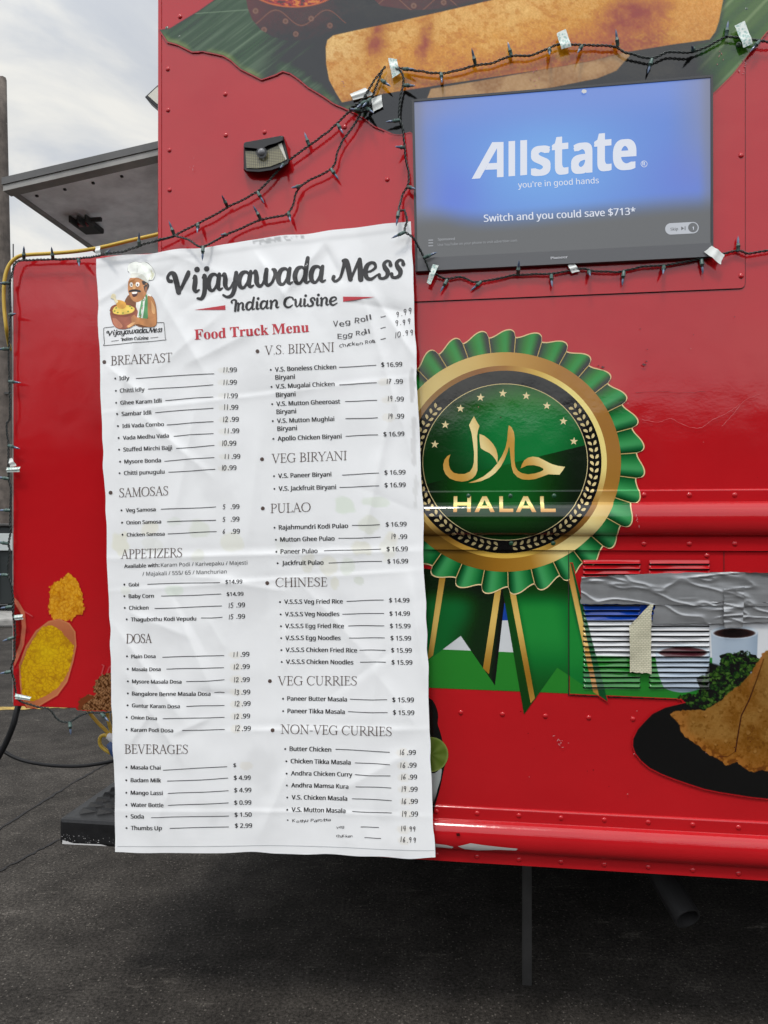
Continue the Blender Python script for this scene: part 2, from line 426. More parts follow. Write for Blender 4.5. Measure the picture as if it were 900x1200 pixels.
def ribbon(ctrl, per=7, cap=5):
    """stroke of varying width (x,y,w) -> verts, quads and fan caps"""
    S = spline(ctrl, per); P = S[:, :2]; w = np.maximum(S[:, 2], .01)/2
    T = np.gradient(P, axis=0); T /= np.maximum(np.linalg.norm(T, axis=1), 1e-9)[:, None]
    N = np.stack([-T[:, 1], T[:, 0]], 1)
    v = []; f = []
    for p, n_, q in zip(P, N, w): v += [p+n_*q, p-n_*q]
    for i in range(len(P)-1): f.append([2*i, 2*i+1, 2*i+3, 2*i+2])
    for i, sg in ((0, -1), (len(P)-1, 1)):
        o = len(v); a0 = math.atan2(N[i][1], N[i][0]); ring = []
        for k in range(cap+1):
            a = a0-sg*math.pi*k/cap; v.append(P[i]+np.array([math.cos(a), math.sin(a)])*w[i]*(1 if 0 < k < cap else 1)); ring.append(o+k)
        f.append(ring)
    return np.array(v), f

# ------------------------------------------------------------------ the setting
def sheet(name, x0, x1, y0, y1, z, m, nx=1, ny=1):
    v = [(x0+(x1-x0)*i/nx, y0+(y1-y0)*j/ny, z) for j in range(ny+1) for i in range(nx+1)]
    f = [[j*(nx+1)+i, j*(nx+1)+i+1, (j+1)*(nx+1)+i+1, (j+1)*(nx+1)+i] for j in range(ny) for i in range(nx)]
    return tag(mk(name, v, f, m, base=(0, 0, 0), world=True), kind='structure')
sheet('ground', -300, 300, -300, 300, 0, M_asphalt)
def strip_on_ground(name, pts, w, m, z):
    P = spline(pts, 10); mb = MB(); v = []; f = []
    for i, p in enumerate(P):
        d = P[min(i+1, len(P)-1)]-P[max(i-1, 0)]; d /= np.linalg.norm(d)
        ww = w*(.5+random.random())/2; nn = np.array([-d[1], d[0]])
        jit = np.array([random.uniform(-.006, .006), random.uniform(-.006, .006)])
        v += [(*(p[:2]+nn*ww+jit), z), (*(p[:2]-nn*ww+jit), z)]
    for i in range(len(P)-1): f.append([2*i, 2*i+1, 2*i+3, 2*i+2])
    return tag(mk(name, v, f, m, base=(0, 0, 0), world=True), kind='structure')
strip_on_ground('asphalt_crack', [G(-40, 1000), G(0, 972), G(50, 940), G(98, 911), G(140, 888), G(190, 862)], .013, M_crack, .004)
strip_on_ground('asphalt_crack', [G(-40, 1046), G(0, 1021), G(40, 1000), G(75, 982), G(120, 962)], .010, M_crack, .004)
yl = strip_on_ground('parking_line', [G(-140, 834), G(-40, 832), G(60, 829), G(140, 828)], .10, M_yline, .004)
mb = MB()
mb.box(-16, 3, 11.2, 11.5, 0, .13, .03); tag(mb.build('kerb', M_kerb, base=(0, 0, 0), world=True), kind='structure')
sheet('pavement', -16, 3, 11.504, 13.4, .12, M_kerb)

# utility pole, far left
p0 = at(4, 600, 14.5); pb = Vector((p0.x, 14.5, 0))
pole = thing('utility_pole', 'weathered grey wooden utility pole rising against the sky at the left edge', 'pole', pb, world=True)
mb = MB(); hp = at(4, 98, 14.5).z; n = 14; v = []
rings = []
for i in range(15):
    u = i/14; r = .26-.09*u; z = hp*u
    for k in range(n):
        a = 2*math.pi*k/n; q = r*(1+.035*math.sin(3*a+1)+.02*math.sin(7*a))
        dz = .12*math.cos(a) if i == 14 else 0
        v.append((pb.x+q*math.cos(a)-.13*u, 14.5+q*math.sin(a), z+dz))
f = [[i*n+k, i*n+(k+1) % n, (i+1)*n+(k+1) % n, (i+1)*n+k] for i in range(14) for k in range(n)]+[[14*n+k for k in range(n)]]
mb.add(v, f).build('trunk', M_wood, pole, smooth=True)
mb = MB(); a0 = at(15.5, 480, 14.35); a1 = at(15.5, 286, 14.35)
mb.tube([a0, a1], .012, 6)
mb.box(a0.x-.16, a0.x+.014, 14.33, 14.37, a0.z+.3, a0.z+.34); mb.build('ground_wire', M_steel, pole)

# dark container with a pale sign band, and the grey building behind it
c0 = at(-70, 725, 12.2); cx0, cx1 = c0.x-.6, at(30, 725, 12.2).x
bt = thing('storage_bin', 'dark steel storage bin with a white sign band, standing far behind beyond the kerb', 'bin', ((cx0+cx1)/2, 12.9, .12), world=True)
zt = at(0, 617, 12.2).z
mb = MB(); mb.box(cx0, cx1, 12.2, 13.3, .24, zt, .02)
for i in range(7):
    x = cx0+.2+(cx1-cx0-.4)*i/6; mb.box(x-.03, x+.03, 12.16, 12.2-.001, .3, at(0, 650, 12.2).z, .01)
mb.build('body', M_bin, bt)
mb = MB(); mb.box(cx0-.03, cx1+.03, 12.15, 13.35, zt+.001, zt+.05, .015); mb.build('lid', M_steel, bt)
zb0, zb1 = at(0, 645, 12.2).z, at(0, 625, 12.2).z
mb = MB(); mb.box(cx0+.03, cx1-.03, 12.14, 12.158, zb0, zb1, .004); sb_ = mb.build('sign_band', M_sign, bt)
for i in range(2):
    mb = MB(); mb.box(cx0+.15+i*(cx1-cx0-.5), cx0+.35+i*(cx1-cx0-.5), 12.3, 13.1, .12, .24, .01); mb.build('foot', M_bin, bt)
bd = thing('building', 'low grey sided building in the distance behind the pole', 'building', (-16, 24, 0), world=True)
zt2 = at(0, 566, 24).z
mb = MB(); mb.box(-26, -9.5, 24, 32, 0, zt2)
for i in range(12): mb.box(-26.02, -9.48, 23.975, 23.999, .1+i*.25, .13+i*.25)
mb.build('wall', M_siding, bd)
mb = MB(); mb.prism([(-26.4, zt2+.002), (-9.2, zt2+.002), (-9.2, zt2+.2), (-26.4, zt2+.2)], 23.6, 32.4); mb.build('roof', M_roofm, bd)
mb = MB(); mb.box(-13, -11.4, 23.93, 23.97, 1.0, 2.2); w_ = mb.build('window', M_glass, bd)
mb = MB()
mb.prism([(-13.1, .9), (-11.3, .9), (-11.3, .99), (-13.1, .99)], 23.88, 23.925)
mb.build('sill', M_kerb, w_)

# what the glossy side of the truck mirrors: the row of buildings and trees across the lot, behind the camera
bh = thing('brick_building', 'long low brown brick shop building across the lot behind the photographer', 'building', (3, -17, 0), world=True)
mb = MB(); mb.box(-34, 40, -27, -17, 0, 4.2); mb.build('wall', M_bldg, bh)
mb = MB(); mb.box(-34.4, 40.4, -27.4, -16.2, 4.202, 4.7); mb.build('roof', M_roofm, bh)
for i in range(5):
    x = -7+i*9.0
    mb = MB(); mb.box(x, x+4.5, -16.99, -16.95, .5, 2.9); mb.build('window', M_glass, bh)
def tree(name, x, y, h, label, seed):
    rg = np.random.default_rng(seed)
    t = thing(name, label, 'tree', (x, y, 0), 'trees across the lot', world=True)
    mb = MB(); mb.tube([(x, y, 0), (x+.1, y, h*.25), (x, y+.1, h*.6)], [.22, .17, .07], 8); mb.build('trunk', M_wood, t, smooth=True)
    v = []; f = []
    cs = rg.normal(0, 1, (16, 3))*np.array([h*.22, h*.2, h*.2])+np.array([x, y, h*.66])
    for c in cs:
        for k in range(150):
            p = c+rg.normal(0, 1, 3)*h*.085; d1 = rg.normal(0, 1, 3); d1 /= np.linalg.norm(d1); d2 = np.cross(d1, rg.normal(0, 1, 3)); d2 /= np.linalg.norm(d2)
            o = len(v); q = .14
            v += [p-d1*q, p+d2*q*.5, p+d1*q, p-d2*q*.5]; f.append([o, o+1, o+2, o+3])
    mk('crown', v, f, M_leafd, t)
tree('leafy_tree', -9, -14, 6.4, 'tall leafy tree in front of the brick building across the lot', 1)
tree('leafy_tree', -15, -14.5, 7.6, 'tallest leafy tree at the far end of the brick building', 2)
tree('leafy_tree', -22, -14, 6.0, 'short leafy tree nearest the road end of the lot', 3)

# ------------------------------------------------------------------ the food truck
SL = F(183.5, 150).x; SR = 2.9; ZB = .587; ZT = 3.32
def bulge(u, p=2.1): return max(0.0, 1-abs(u)**p)**.5
def rail(z0, z1, b0, b1, fl, dep):
    out = [(z0, fl), (b0-.001, fl)]
    for i in range(25):
        u = -1+2*i/24; out.append(((b0+b1)/2+u*(b1-b0)/2, fl+.0012+dep*bulge(u)))
    out += [(b1+.001, fl), (z1-.0045, fl), (z1-.003, fl*.92), (z1-.0015, fl*.7), (z1, fl*.25)]; return out
sec = rail(ZB, .745, .622, .708, .0065, .028)+[(.7455, 0.0)]+[(1.478, 0.0)]+rail(1.479, 1.648, 1.519, 1.612, .0065, .026)+[(1.6485, 0.0), (ZT, 0.0)]
SZ = np.array([p[0] for p in sec]); STt = np.array([p[1] for p in sec])
def prof(z): return np.interp(z, SZ, STt)
truck = thing('food_truck', 'red food truck side covered with food pictures and a green halal badge', 'food truck', (SL, 0, 0))
# side skin with its two bulging rails, plus the other faces of the box
v = []; f = []
ss = np.linspace(SL+.012, SR, 40)
for s_ in ss: v += [(s_, -t, z) for z, t in sec]
m_ = len(sec)
for i in range(len(ss)-1):
    for j in range(m_-1): f.append([i*m_+j, (i+1)*m_+j, (i+1)*m_+j+1, i*m_+j+1])
mk('side_panel', v, f, M_red, truck)
v = []; f = []
for k in range(7):                       # rounded rear corner
    a = R(90)*k/6; x = SL+.012-.012*math.sin(a); y = .012-.012*math.cos(a); v += [(x, y, ZB), (x, y, ZT)]
v += [(SL, 2.25, ZB), (SL, 2.25, ZT)]
for k in range(7): f.append([2*k, 2*k+1, 2*k+3, 2*k+2])
mk('rear_wall', v, f, [M_grey_panel, M_red], truck, mi=[1]*6+[0])
mk('roof', [(SL, 0.012, ZT), (SR, 0.0, ZT), (SR, 2.25, ZT), (SL, 2.25, ZT)], [[0, 1, 2, 3]], M_grey_panel, truck)
mk('far_side', [(SL, 2.25, ZB), (SR, 2.25, ZB), (SR, 2.25, ZT), (SL, 2.25, ZT)], [[0, 1, 2, 3]], M_red, truck)
mk('front_wall', [(SR, 0, ZB), (SR, 2.25, ZB), (SR, 2.25, ZT), (SR, 0, ZT)], [[0, 1, 2, 3]], M_red, truck)
mb = MB(); mb.box(SL+.02, SR-.02, .02, 2.22, ZB+.004, ZB+.05)
for y in (.55, 1.45): mb.box(SL+.1, SR-.1, y, y+.09, .40, ZB+.003)
for x in np.arange(SL+.3, SR, .55): mb.box(x, x+.06, .66, 2.15, ZB-.07, ZB+.003)
mb.box(.35, 1.7, .75, 1.35, .30, .52, .05); mb.box(SL+.25, SR-.1, 1.55, 2.15, .10, ZB+.002, .03); mb.box(SL+.5, SL+1.3, .9, 1.5, .16, .5, .05); mb.tube([(SL+.4, .62, .34), (SR-.2, .66, .36)], .03, 10)  # low boxes added here to block light coming in under the truck
mb.build('chassis_and_light_block', M_dark, truck)
mb = MB()                                # corner trim strip of the rear edge
x0, x1 = F(186, 100).x, F(189.5, 100).x
mb.box(x0, x1, -.0025, -.0003, 1.66, ZT-.01, .001); mb.build('corner_trim', M_red, truck)
# raised sheet that carries the screen
xa, xb = F(450.5, 250).x, F(872.5, 250).x; zs0 = F(650, 347).z
pts = []
for a in np.linspace(-90, 0, 7): pts.append((xb-.012+.012*math.cos(R(a)), zs0+.012+.012*math.sin(R(a))))
pts = [(xa, zs0)]+pts+[(xb, ZT-.005), (xa, ZT-.005)]
mb = MB(); mb.prism(pts, -.0034, -.0003); mb.build('overlay_panel', M_red, truck)
mb = MB(); pz = [(x, -.0008, z) for x, z in pts[:8]]
mb.tube([(p[0], -.0012, p[2]-.0012) if i < 7 else (p[0]+.0008, -.0012, p[2]) for i, p in enumerate(pz)]+[(xb+.0008, -.0012, ZT-.01)], .0012, 5)
mb.build('panel_gap', M_seam, truck)
# vertical joint far right above the rail
# access hatch gap lines
def gapline(pxs, wid=.0016, name='panel_gap'):
    mb = MB(); mb.tube([F(x, y, .0012) for x, y in pxs], wid, 5); return mb.build(name, M_seam, truck)
gapline([(905, 646.5), (848, 645), (760, 644), (667, 643.2), (600, 642.5), (530, 642), (470, 642)], .0013)
gapline([(666.3, 645), (666.3, 815), (715, 817), (800, 820)], .0016)
gapline([(848.4, 646), (848.4, 690)], .0009)

# rivets: one small dome, copied
bm = bmesh.new(); bmesh.ops.create_uvsphere(bm, u_segments=12, v_segments=8, radius=1)
bmesh.ops.delete(bm, geom=[q for q in bm.verts if q.co.y > .05], context='VERTS')
for q in bm.verts: q.co = Vector((q.co.x*.0072, q.co.y*.0040, q.co.z*.0072))
riv = bpy.data.meshes.new('rivet'); bm.to_mesh(riv); bm.free(); riv.polygons.foreach_set('use_smooth', np.ones(len(riv.polygons), bool))
def rivmesh(m): r = riv.copy(); r.materials.append(m); return r
M_gr = mat('green_print_rivet', (.05, .085, .055), .2); M_kh = mat('olive_print_rivet', (.24, .17, .08), .2); M_bg = mat('badge_green_rivet', (.012, .06, .028), .2)
RV = {0: rivmesh(M_red), 1: rivmesh(M_gr), 2: rivmesh(M_kh), 3: rivmesh(M_bg)}
RIV = [(211, 19.5, 0), (196, 34, 1), (210.6, 44, 1), (196.7, 81, 0), (197, 129, 0), (198.5, 176, 0), (198.7, 222.7, 0), (264, 110.5, 0), (264.7, 158.5, 0),
       (310, 155, 0), (454, 211, 0), (404, 149, 0), (868, 183, 0), (868, 324, 0), (874, 11.6, 1), (865, 53.5, 1), (828.4, 651, 0),
       (540, 835, 0), (588.7, 837, 0), (639, 839, 0), (690, 841, 0), (741.7, 842.7, 0), (846, 846.5, 2), (899, 848, 2)]
for x in (549, 598, 649): RIV.append((x, 581.3, 3))
for x in (754, 807, 860): RIV.append((x, 580, 0))
for x in (599, 648): RIV.append((x, 636.5, 3))
for x in (754, 807, 860): RIV.append((x, 637, 0))
for x, a, b in zip((511.7, 559, 608, 657, 707.7, 759, 811, 864.5), (950, 952, 954.6, 957.4, 959.7, 962.5, 965.3, 968.6), (1000, 1002.5, 1006, 1008.7, 1012, 1014.8, 1018.5, 1022.3)):
    RIV.append((x, a, 0)); RIV.append((x, b, 0))
bse = BASE[truck]
for x, y, k in RIV:
    p = F(x, y); t = float(prof(p.z))
    if p.z > zs0 and xa < p.x < xb: t = .0034
    if k in (1, 2, 3): t += .001
    o = bpy.data.objects.new('rivet', RV[k]); COL.objects.link(o); o.parent = truck
    o.location = Vector((p.x, -t, p.z))-bse

# ------------------------------------------------------------------ printed pictures on the skin
class VP:
    """flat printed shapes given in photo pixels, cut and laid on the rails of the truck's side"""
    def __init__(s): s.items = []
    def poly(s, pts, colr, layer=0, smooth=False):
        if smooth: pts = [tuple(p) for p in spline(list(pts)+[pts[0]], 6)[:-1]]
        s.items.append((np.asarray(pts, float), [list(range(len(pts)))], colr, layer)); return s
    def mesh(s, v, f, colr, layer=0): s.items.append((np.asarray(v, float), f, colr, layer)); return s
    def build(s, name, parent, eps=.0012, clip_px=None, up=0.0):
        bm = bmesh.new(); L = bm.faces.layers.int.new('it')
        for k, (v, f, c, l) in enumerate(s.items):
            b2 = bmesh.new(); a, _, z = F(v[:, 0], v[:, 1]); bv = [b2.verts.new((x, 0, q)) for x, q in zip(a, z)]
            for q in f:
                if len(set(q)) < 3: continue
                try: b2.faces.new([bv[i] for i in q])
                except ValueError: continue
            b2.normal_update(); bmesh.ops.triangulate(b2, faces=[q for q in b2.faces if len(q.verts) > 4])
            def cut(co, no): bmesh.ops.bisect_plane(b2, geom=b2.verts[:]+b2.edges[:]+b2.faces[:], plane_co=co, plane_no=no, dist=1e-7)
            z0, z1, x0, x1 = z.min(), z.max(), a.min(), a.max()
            for zz in SZ:
                if z0 < zz < z1: cut((0, 0, zz), (0, 0, 1))
            if callable(c) and len(f) == 1:
                g = .010 if (x1-x0) > .06 else .006
                for zz in np.arange(z0+g/2, z1, g): cut((0, 0, zz), (0, 0, 1))
                for xx in np.arange(x0+g/2, x1, g): cut((xx, 0, 0), (1, 0, 0))
            mp_ = {w: bm.verts.new(w.co) for w in b2.verts}
            for q in b2.faces:
                try: bm.faces.new([mp_[w] for w in q.verts])[L] = k
                except ValueError: pass
            b2.free()
        bm.normal_update()
        if clip_px is not None:
            bmesh.ops.bisect_plane(bm, geom=bm.verts[:]+bm.edges[:]+bm.faces[:], plane_co=(F(clip_px, 700).x, 0, 0), plane_no=(1, 0, 0), clear_outer=True)
        V = []; FS = []; C = []
        for fc in bm.faces:
            k = fc[L]; lay = s.items[k][3]; o = len(V); cs = np.array([v.co[:] for v in fc.verts])
            if cs.shape[0] < 3: continue
            nrm = fc.normal
            order = range(len(cs)) if nrm.y < 0 else range(len(cs)-1, -1, -1)
            cs = cs[list(order)]
            px, py = unF(cs[:, 0], cs[:, 2]); cf = s.items[k][2]
            col = cf(px, py) if callable(cf) else np.tile(np.asarray(cf, float), (len(cs), 1))
            C.append(alb(col, py)); t = prof(cs[:, 2])+up+eps+lay*.00013
            V += [(x, -tt, z) for x, tt, z in zip(cs[:, 0], t, cs[:, 2])]; FS.append(list(range(o, o+len(cs))))
        bm.free()
        return mk(name, V, FS, M_print, parent, cols=np.vstack(C))
def rect(x0, y0, x1, y1): return [(x0, y0), (x1, y0), (x1, y1), (x0, y1)]

# colour bands
st = VP()
st.poly([(470, 706), (667, 707), (667, 727.5), (470, 726)], (38, 70, 150), 0)
st.poly([(470, 726), (667, 727.5), (667, 767), (470, 759)], (200, 203, 204), 0)
st.poly([(470, 759), (667, 767), (667, 812.5), (470, 804.5)], (48, 124, 50), 0)
st.build('stripe_print', truck)

# halal badge ------------------------------------------------------
BX, BY, KX = 592.0, 541.5, 1.055
def pol(r, a):                            # a: degrees clockwise from the top
    return (BX+r*KX*math.sin(R(a)), BY-r*math.cos(R(a)))
def conic(stops):
    ang = np.array([s_[0] for s_ in stops]+[360]); cl_ = np.array([s_[1] for s_ in stops]+[stops[0][1]], float)
    def fn(px, py):
        a = np.degrees(np.arctan2((px-BX)/KX, -(py-BY))) % 360
        return np.stack([np.interp(a, ang, cl_[:, i]) for i in range(3)], 1)
    return fn
badge = VP()
# two ribbon tails
def rib_l(px, py):
    c = np.tile([30., 98., 50.], (len(px), 1))
    k = sstep(520, 560, px+(py-740)*.2); c = mixc(c, k*.85, (12, 40, 28))
    e = np.exp(-(((px-536)/16)**2+((py-716)/18)**2)); c = mixc(c, e*.6, (34, 104, 56))
    c = mixc(c, sstep(578, 590, px-(py-740)*-.1)*.9, (8, 22, 18)); return mixc(c, .85*(1-sstep(686, 712, py)), (10, 36, 22))
badge.poly([(490, 665), (592, 680), (592, 697), (580, 803), (540, 745), (500, 775), (490, 778)], rib_l, 1)
def gold_v(px, py):
    u = (np.sin(py*.045+.4)*.5+.5)[:, None]; return np.array([150., 108, 44])*(1-u)+np.array([214., 180, 100])*u
badge.poly([(515, 676), (522, 677), (507.5, 768), (501, 773)], gold_v, 2)
badge.poly([(580.3, 690), (587.3, 690), (573, 790), (566, 783)], gold_v, 2)
def rib_r(px, py):
    c = np.tile([42., 132., 60.], (len(px), 1)); ax = px-(py-690)*.19
    c = mixc(c, .75*sstep(610, 594, ax), (14, 52, 30)); c = mixc(c, .5*sstep(640, 665, ax)*sstep(800, 740, py), (24, 92, 46))
    c = mixc(c, .7*sstep(740, 815, py), (14, 60, 32)); return mixc(c, .85*(1-sstep(686, 716, py)), (14, 46, 28))
v = []; f = []; n_ = 30
Lp = [(587, 682), (588, 700), (614, 837)]; 
def lerp_path(P, u):
    d = [0]; 
    for a, b in zip(P[:-1], P[1:]): d.append(d[-1]+math.dist(a, b))
    x = u*d[-1]; return (np.interp(x, d, [p[0] for p in P]), np.interp(x, d, [p[1] for p in P]))
rr = [(587, 680), (668, 668), (678, 690), (712, 822), (653, 782), (614, 837)]
badge.poly(rr, rib_r, 3)
badge.poly([(596.5, 690), (603.3, 690), (626.8, 818), (621.8, 824)], gold_v, 4)
badge.poly([(664.7, 672), (671.5, 672), (700, 808), (694.5, 808)], gold_v, 4)
# pleats
NP = 31
def edge_r(u):                            # outline of one pleat, u 0..1 clockwise
    return 145.5+9.5*np.sin(np.clip(u/.84, 0, 1)**1.35*math.pi*.66)**1.5 if False else 146+ (9.0*(.5-.5*np.cos(np.clip(u/.78, 0, 1)*math.pi)) if u < .78 else 9.0*math.sqrt(max(0, 1-((u-.78)/.22)**2)))
def pleat_col(u, lit):
    x = [0, .12, .34, .52, .66, .84, 1.0]
    A = np.array([[26, 72, 42], [34, 98, 54], [50, 130, 72], [66, 150, 88], [70, 152, 92], [36, 98, 58], [16, 48, 28]], float)
    return np.array([np.interp(u, x, A[:, i]) for i in range(3)])*lit
off = 4.5
V2 = []; F2 = []; CC = []
for k in range(NP):
    a0 = off+360/NP*k; nu = 16
    cols_ = []
    lit = 1.0
    vs = []
    for i in range(nu+1):
        u = i/nu; a = a0+360/NP*u
        if i == 0: ro = 146
        else: ro = edge_r(u)
        if i == nu: ro = 146
        for r_ in (122, ro): vs.append((*pol(r_, a), u))
    o = len(V2); V2 += vs
    for i in range(nu): F2.append([o+2*i, o+2*i+1, o+2*i+3, o+2*i+2])
pl_v = np.array([q[:2] for q in V2])
def pleat_fn(px, py):
    a = (np.degrees(np.arctan2((px-BX)/KX, -(py-BY)))-off) % 360; u = (a/(360/NP)) % 1
    cx, cy = px.mean(), py.mean(); ac = (math.degrees(math.atan2((cx-BX)/KX, -(cy-BY)))-off) % 360; uc = (ac/(360/NP)) % 1
    u = np.where((uc > .7) & (u < .3), 1., np.where((uc < .3) & (u > .7), 0., u))
    return np.array([pleat_col(q, 1.0) for q in u])
badge.mesh(pl_v, F2, pleat_fn, 6)
CREAM = (228, 200, 152)
for k in range(NP):
    a0 = off+360/NP*k; pts_o = []; pts_i = []
    for i in range(19):
        u = i/18; a = a0+360/NP*u; ro = 146 if i in (0, 18) else edge_r(u)
        pts_o.append(pol(ro+.75, a)); pts_i.append(pol(ro-.65, a))
    f = [[i, i+1, 19+i+1, 19+i] for i in range(18)]
    badge.mesh(pts_o+pts_i, f, CREAM, 7)
    badge.mesh([pol(120, a0-.18), pol(146, a0-.18), pol(146, a0+.22), pol(120, a0+.22)], [[0, 1, 2, 3]], (190, 168, 110), 7)
def ring(r0, r1, cf, layer, n=180, m=1):
    v = []; f = []
    for j in range(m+1):
        for i in range(n): v.append(pol(r0+(r1-r0)*j/m, 360*i/n))
    for j in range(m):
        for i in range(n): f.append([j*n+i, j*n+(i+1) % n, (j+1)*n+(i+1) % n, (j+1)*n+i])
    badge.mesh(v, f, cf, layer)
ring(112.5, 128.5, conic([(0, (196, 156, 96)), (30, (172, 128, 76)), (70, (158, 112, 60)), (105, (160, 116, 56)), (128, (238, 218, 150)), (150, (232, 208, 140)), (166, (168, 124, 54)), (185, (150, 106, 44)), (205, (110, 82, 40)), (235, (150, 112, 56)), (262, (226, 204, 132)), (290, (222, 196, 124)), (320, (220, 196, 132)), (345, (214, 182, 118))]), 8)
ring(106.5, 112.8, conic([(0, (166, 124, 80)), (18, (210, 176, 100)), (40, (236, 218, 138)), (95, (232, 212, 132)), (118, (150, 108, 56)), (140, (120, 84, 46)), (165, (214, 176, 84)), (190, (212, 172, 80)), (215, (160, 118, 54)), (250, (236, 214, 140)), (275, (150, 112, 66)), (310, (150, 116, 78)), (345, (150, 110, 68))]), 9)
ring(91.8, 106.9, (24, 28, 26), 10, m=2)
ring(91.0, 91.8, (206, 190, 140), 12)
def disc_fn(px, py):
    r_ = np.hypot((px-BX)/KX, py-BY)/91.; c = np.tile([34., 120., 62.], (len(px), 1))
    d = np.hypot((px-615)/1.0, (py-505)*1.1)/105.; c = mixc(c, .85*sstep(.25, 1.05, d), (18, 50, 32))
    low = (py-566)-(px-505)*(-44/180.)
    c2 = np.tile([20., 92., 44.], (len(px), 1)); c2 = mixc(c2, .9*sstep(15, 95, np.abs(px-585)), (12, 36, 24))
    c2 = mixc(c2, sstep(585, 600, py)*.55, (16, 40, 28)); k = (low > 0)[:, None]
    return np.where(k, c2, c)
# disc as a fine grid so that its gradient and the diagonal gloss edge stay crisp
def gl_y(x): return 566-44/180*(x-505)
dsc = [pol(91.2, a) for a in range(0, 360, 3)]
for sg in (-1, 1):
    pts_ = [p for p in dsc if sg*(p[1]-gl_y(p[0])) >= 0]
    ii = [i for i, p in enumerate(dsc) if sg*(p[1]-gl_y(p[0])) >= 0]
    st_i = next(i for i in ii if (i-1) % 120 not in ii); pts_ = [dsc[(st_i+j) % 120] for j in range(len(ii))]
    def on_line(p, q):
        d0 = p[1]-gl_y(p[0]); d1 = q[1]-gl_y(q[0]); t_ = d0/(d0-d1); return (p[0]+(q[0]-p[0])*t_, p[1]+(q[1]-p[1])*t_)
    pts_ = [on_line(dsc[(st_i-1) % 120], dsc[st_i])]+pts_+[on_line(dsc[(st_i+len(ii)-1) % 120], dsc[(st_i+len(ii)) % 120])]
    badge.poly(pts_, (lambda px, py: disc_fn(px, np.minimum(py, gl_y(px)-.01))) if sg < 0 else (lambda px, py: disc_fn(px, np.maximum(py, gl_y(px)+.01))), 10)
for x, y in ((92, 468), (130, 397), (185, 338), (258, 298), (339, 283), (424, 292), (499, 328), (559, 384), (597, 457)):
    cx, cy = 480+x/3.103, 370+y/3.103; pts = []
    for i in range(10):
        r_ = 4.9 if i % 2 == 0 else 2.0; pts.append((cx+r_*math.sin(R(36*i+4)), cy-r_*math.cos(R(36*i+4))))
    badge.poly(pts, (226, 208, 158), 13)
def gold_d(px, py):
    u = (np.sin((px*.9-py*.5)*.085)*.5+.5)[:, None]; return np.array([196., 148, 72])*(1-u)+np.array([238., 220, 158])*u
def fromc(pts): return [(510+x/5.294, 470+y/5.294) for x, y in pts]
badge.poly(fromc([(240, 95), (258, 128), (275, 155), (265, 185), (260, 215), (262, 300), (262, 430), (252, 458), (232, 480), (200, 495), (165, 500), (125, 494), (90, 480), (65, 455), (52, 425), (50, 392), (58, 365), (75, 342), (95, 332), (84, 365), (86, 400), (95, 425), (115, 445), (145, 453), (185, 452), (215, 438), (232, 412), (240, 380), (241, 320), (236, 270), (226, 200), (210, 150), (225, 120)]), gold_d, 13)
badge.poly(fromc([(275, 205), (305, 216), (335, 240), (360, 268), (378, 300), (388, 340), (386, 388), (375, 365), (358, 342), (335, 322), (305, 308), (282, 292), (276, 250)]), gold_d, 13)
badge.poly(fromc([(457, 150), (475, 165), (488, 195), (493, 230), (491, 300), (492, 370), (498, 408), (512, 432), (538, 448), (575, 455), (615, 450), (650, 440), (672, 428), (668, 418), (645, 406), (610, 398), (570, 400), (530, 418), (538, 392), (552, 368), (575, 352), (605, 345), (640, 350), (680, 370), (720, 390), (760, 402), (805, 408), (790, 432), (770, 457), (735, 456), (700, 455), (660, 470), (620, 484), (580, 489), (540, 486), (510, 472), (485, 446), (474, 410), (468, 360), (463, 300), (458, 280), (448, 318), (432, 360), (408, 405), (375, 445), (335, 475), (285, 497), (240, 506), (205, 508), (250, 492), (300, 468), (345, 432), (385, 388), (415, 340), (436, 290), (447, 240), (450, 190)]), gold_d, 13)
def gold_t(px, py):
    y = [580, 588, 592, 598, 602]; A = np.array([[206, 172, 108], [246, 230, 170], [250, 228, 140], [214, 164, 100], [196, 140, 88]], float)
    return np.stack([np.interp(py, y, A[:, i]) for i in range(3)], 1)
for ch, a, b in (('H', 531.8, 552), ('A', 556.3, 579.5), ('L', 585, 601), ('A', 604, 627.5), ('L', 632.6, 650)):
    t0_, b0_, w = 581.7, 600.3, 4.3
    if ch == 'H': qs = [[(a, t0_), (a+w, t0_), (a+w, b0_), (a, b0_)], [(b-w, t0_), (b, t0_), (b, b0_), (b-w, b0_)], [(a+w, 588.6), (b-w, 588.6), (b-w, 592.6), (a+w, 592.6)]]
    elif ch == 'L': qs = [[(a, t0_), (a+w, t0_), (a+w, b0_), (a, b0_)], [(a+w, 596.4), (b, 596.4), (b, b0_), (a+w, b0_)]]
    else:
        c = (a+b)/2
        qs = [[(c-2.6, t0_), (c, t0_), (c, 586.2), (a+w+.6, b0_), (a, b0_)], [(c, t0_), (c+2.6, t0_), (b, b0_), (b-w-.6, b0_), (c, 586.2)], [(c-4.2, 592.8), (c+4.2, 592.8), (c+5.4, 596), (c-5.4, 596)]]
    for q in qs: badge.poly(q, gold_t, 13)
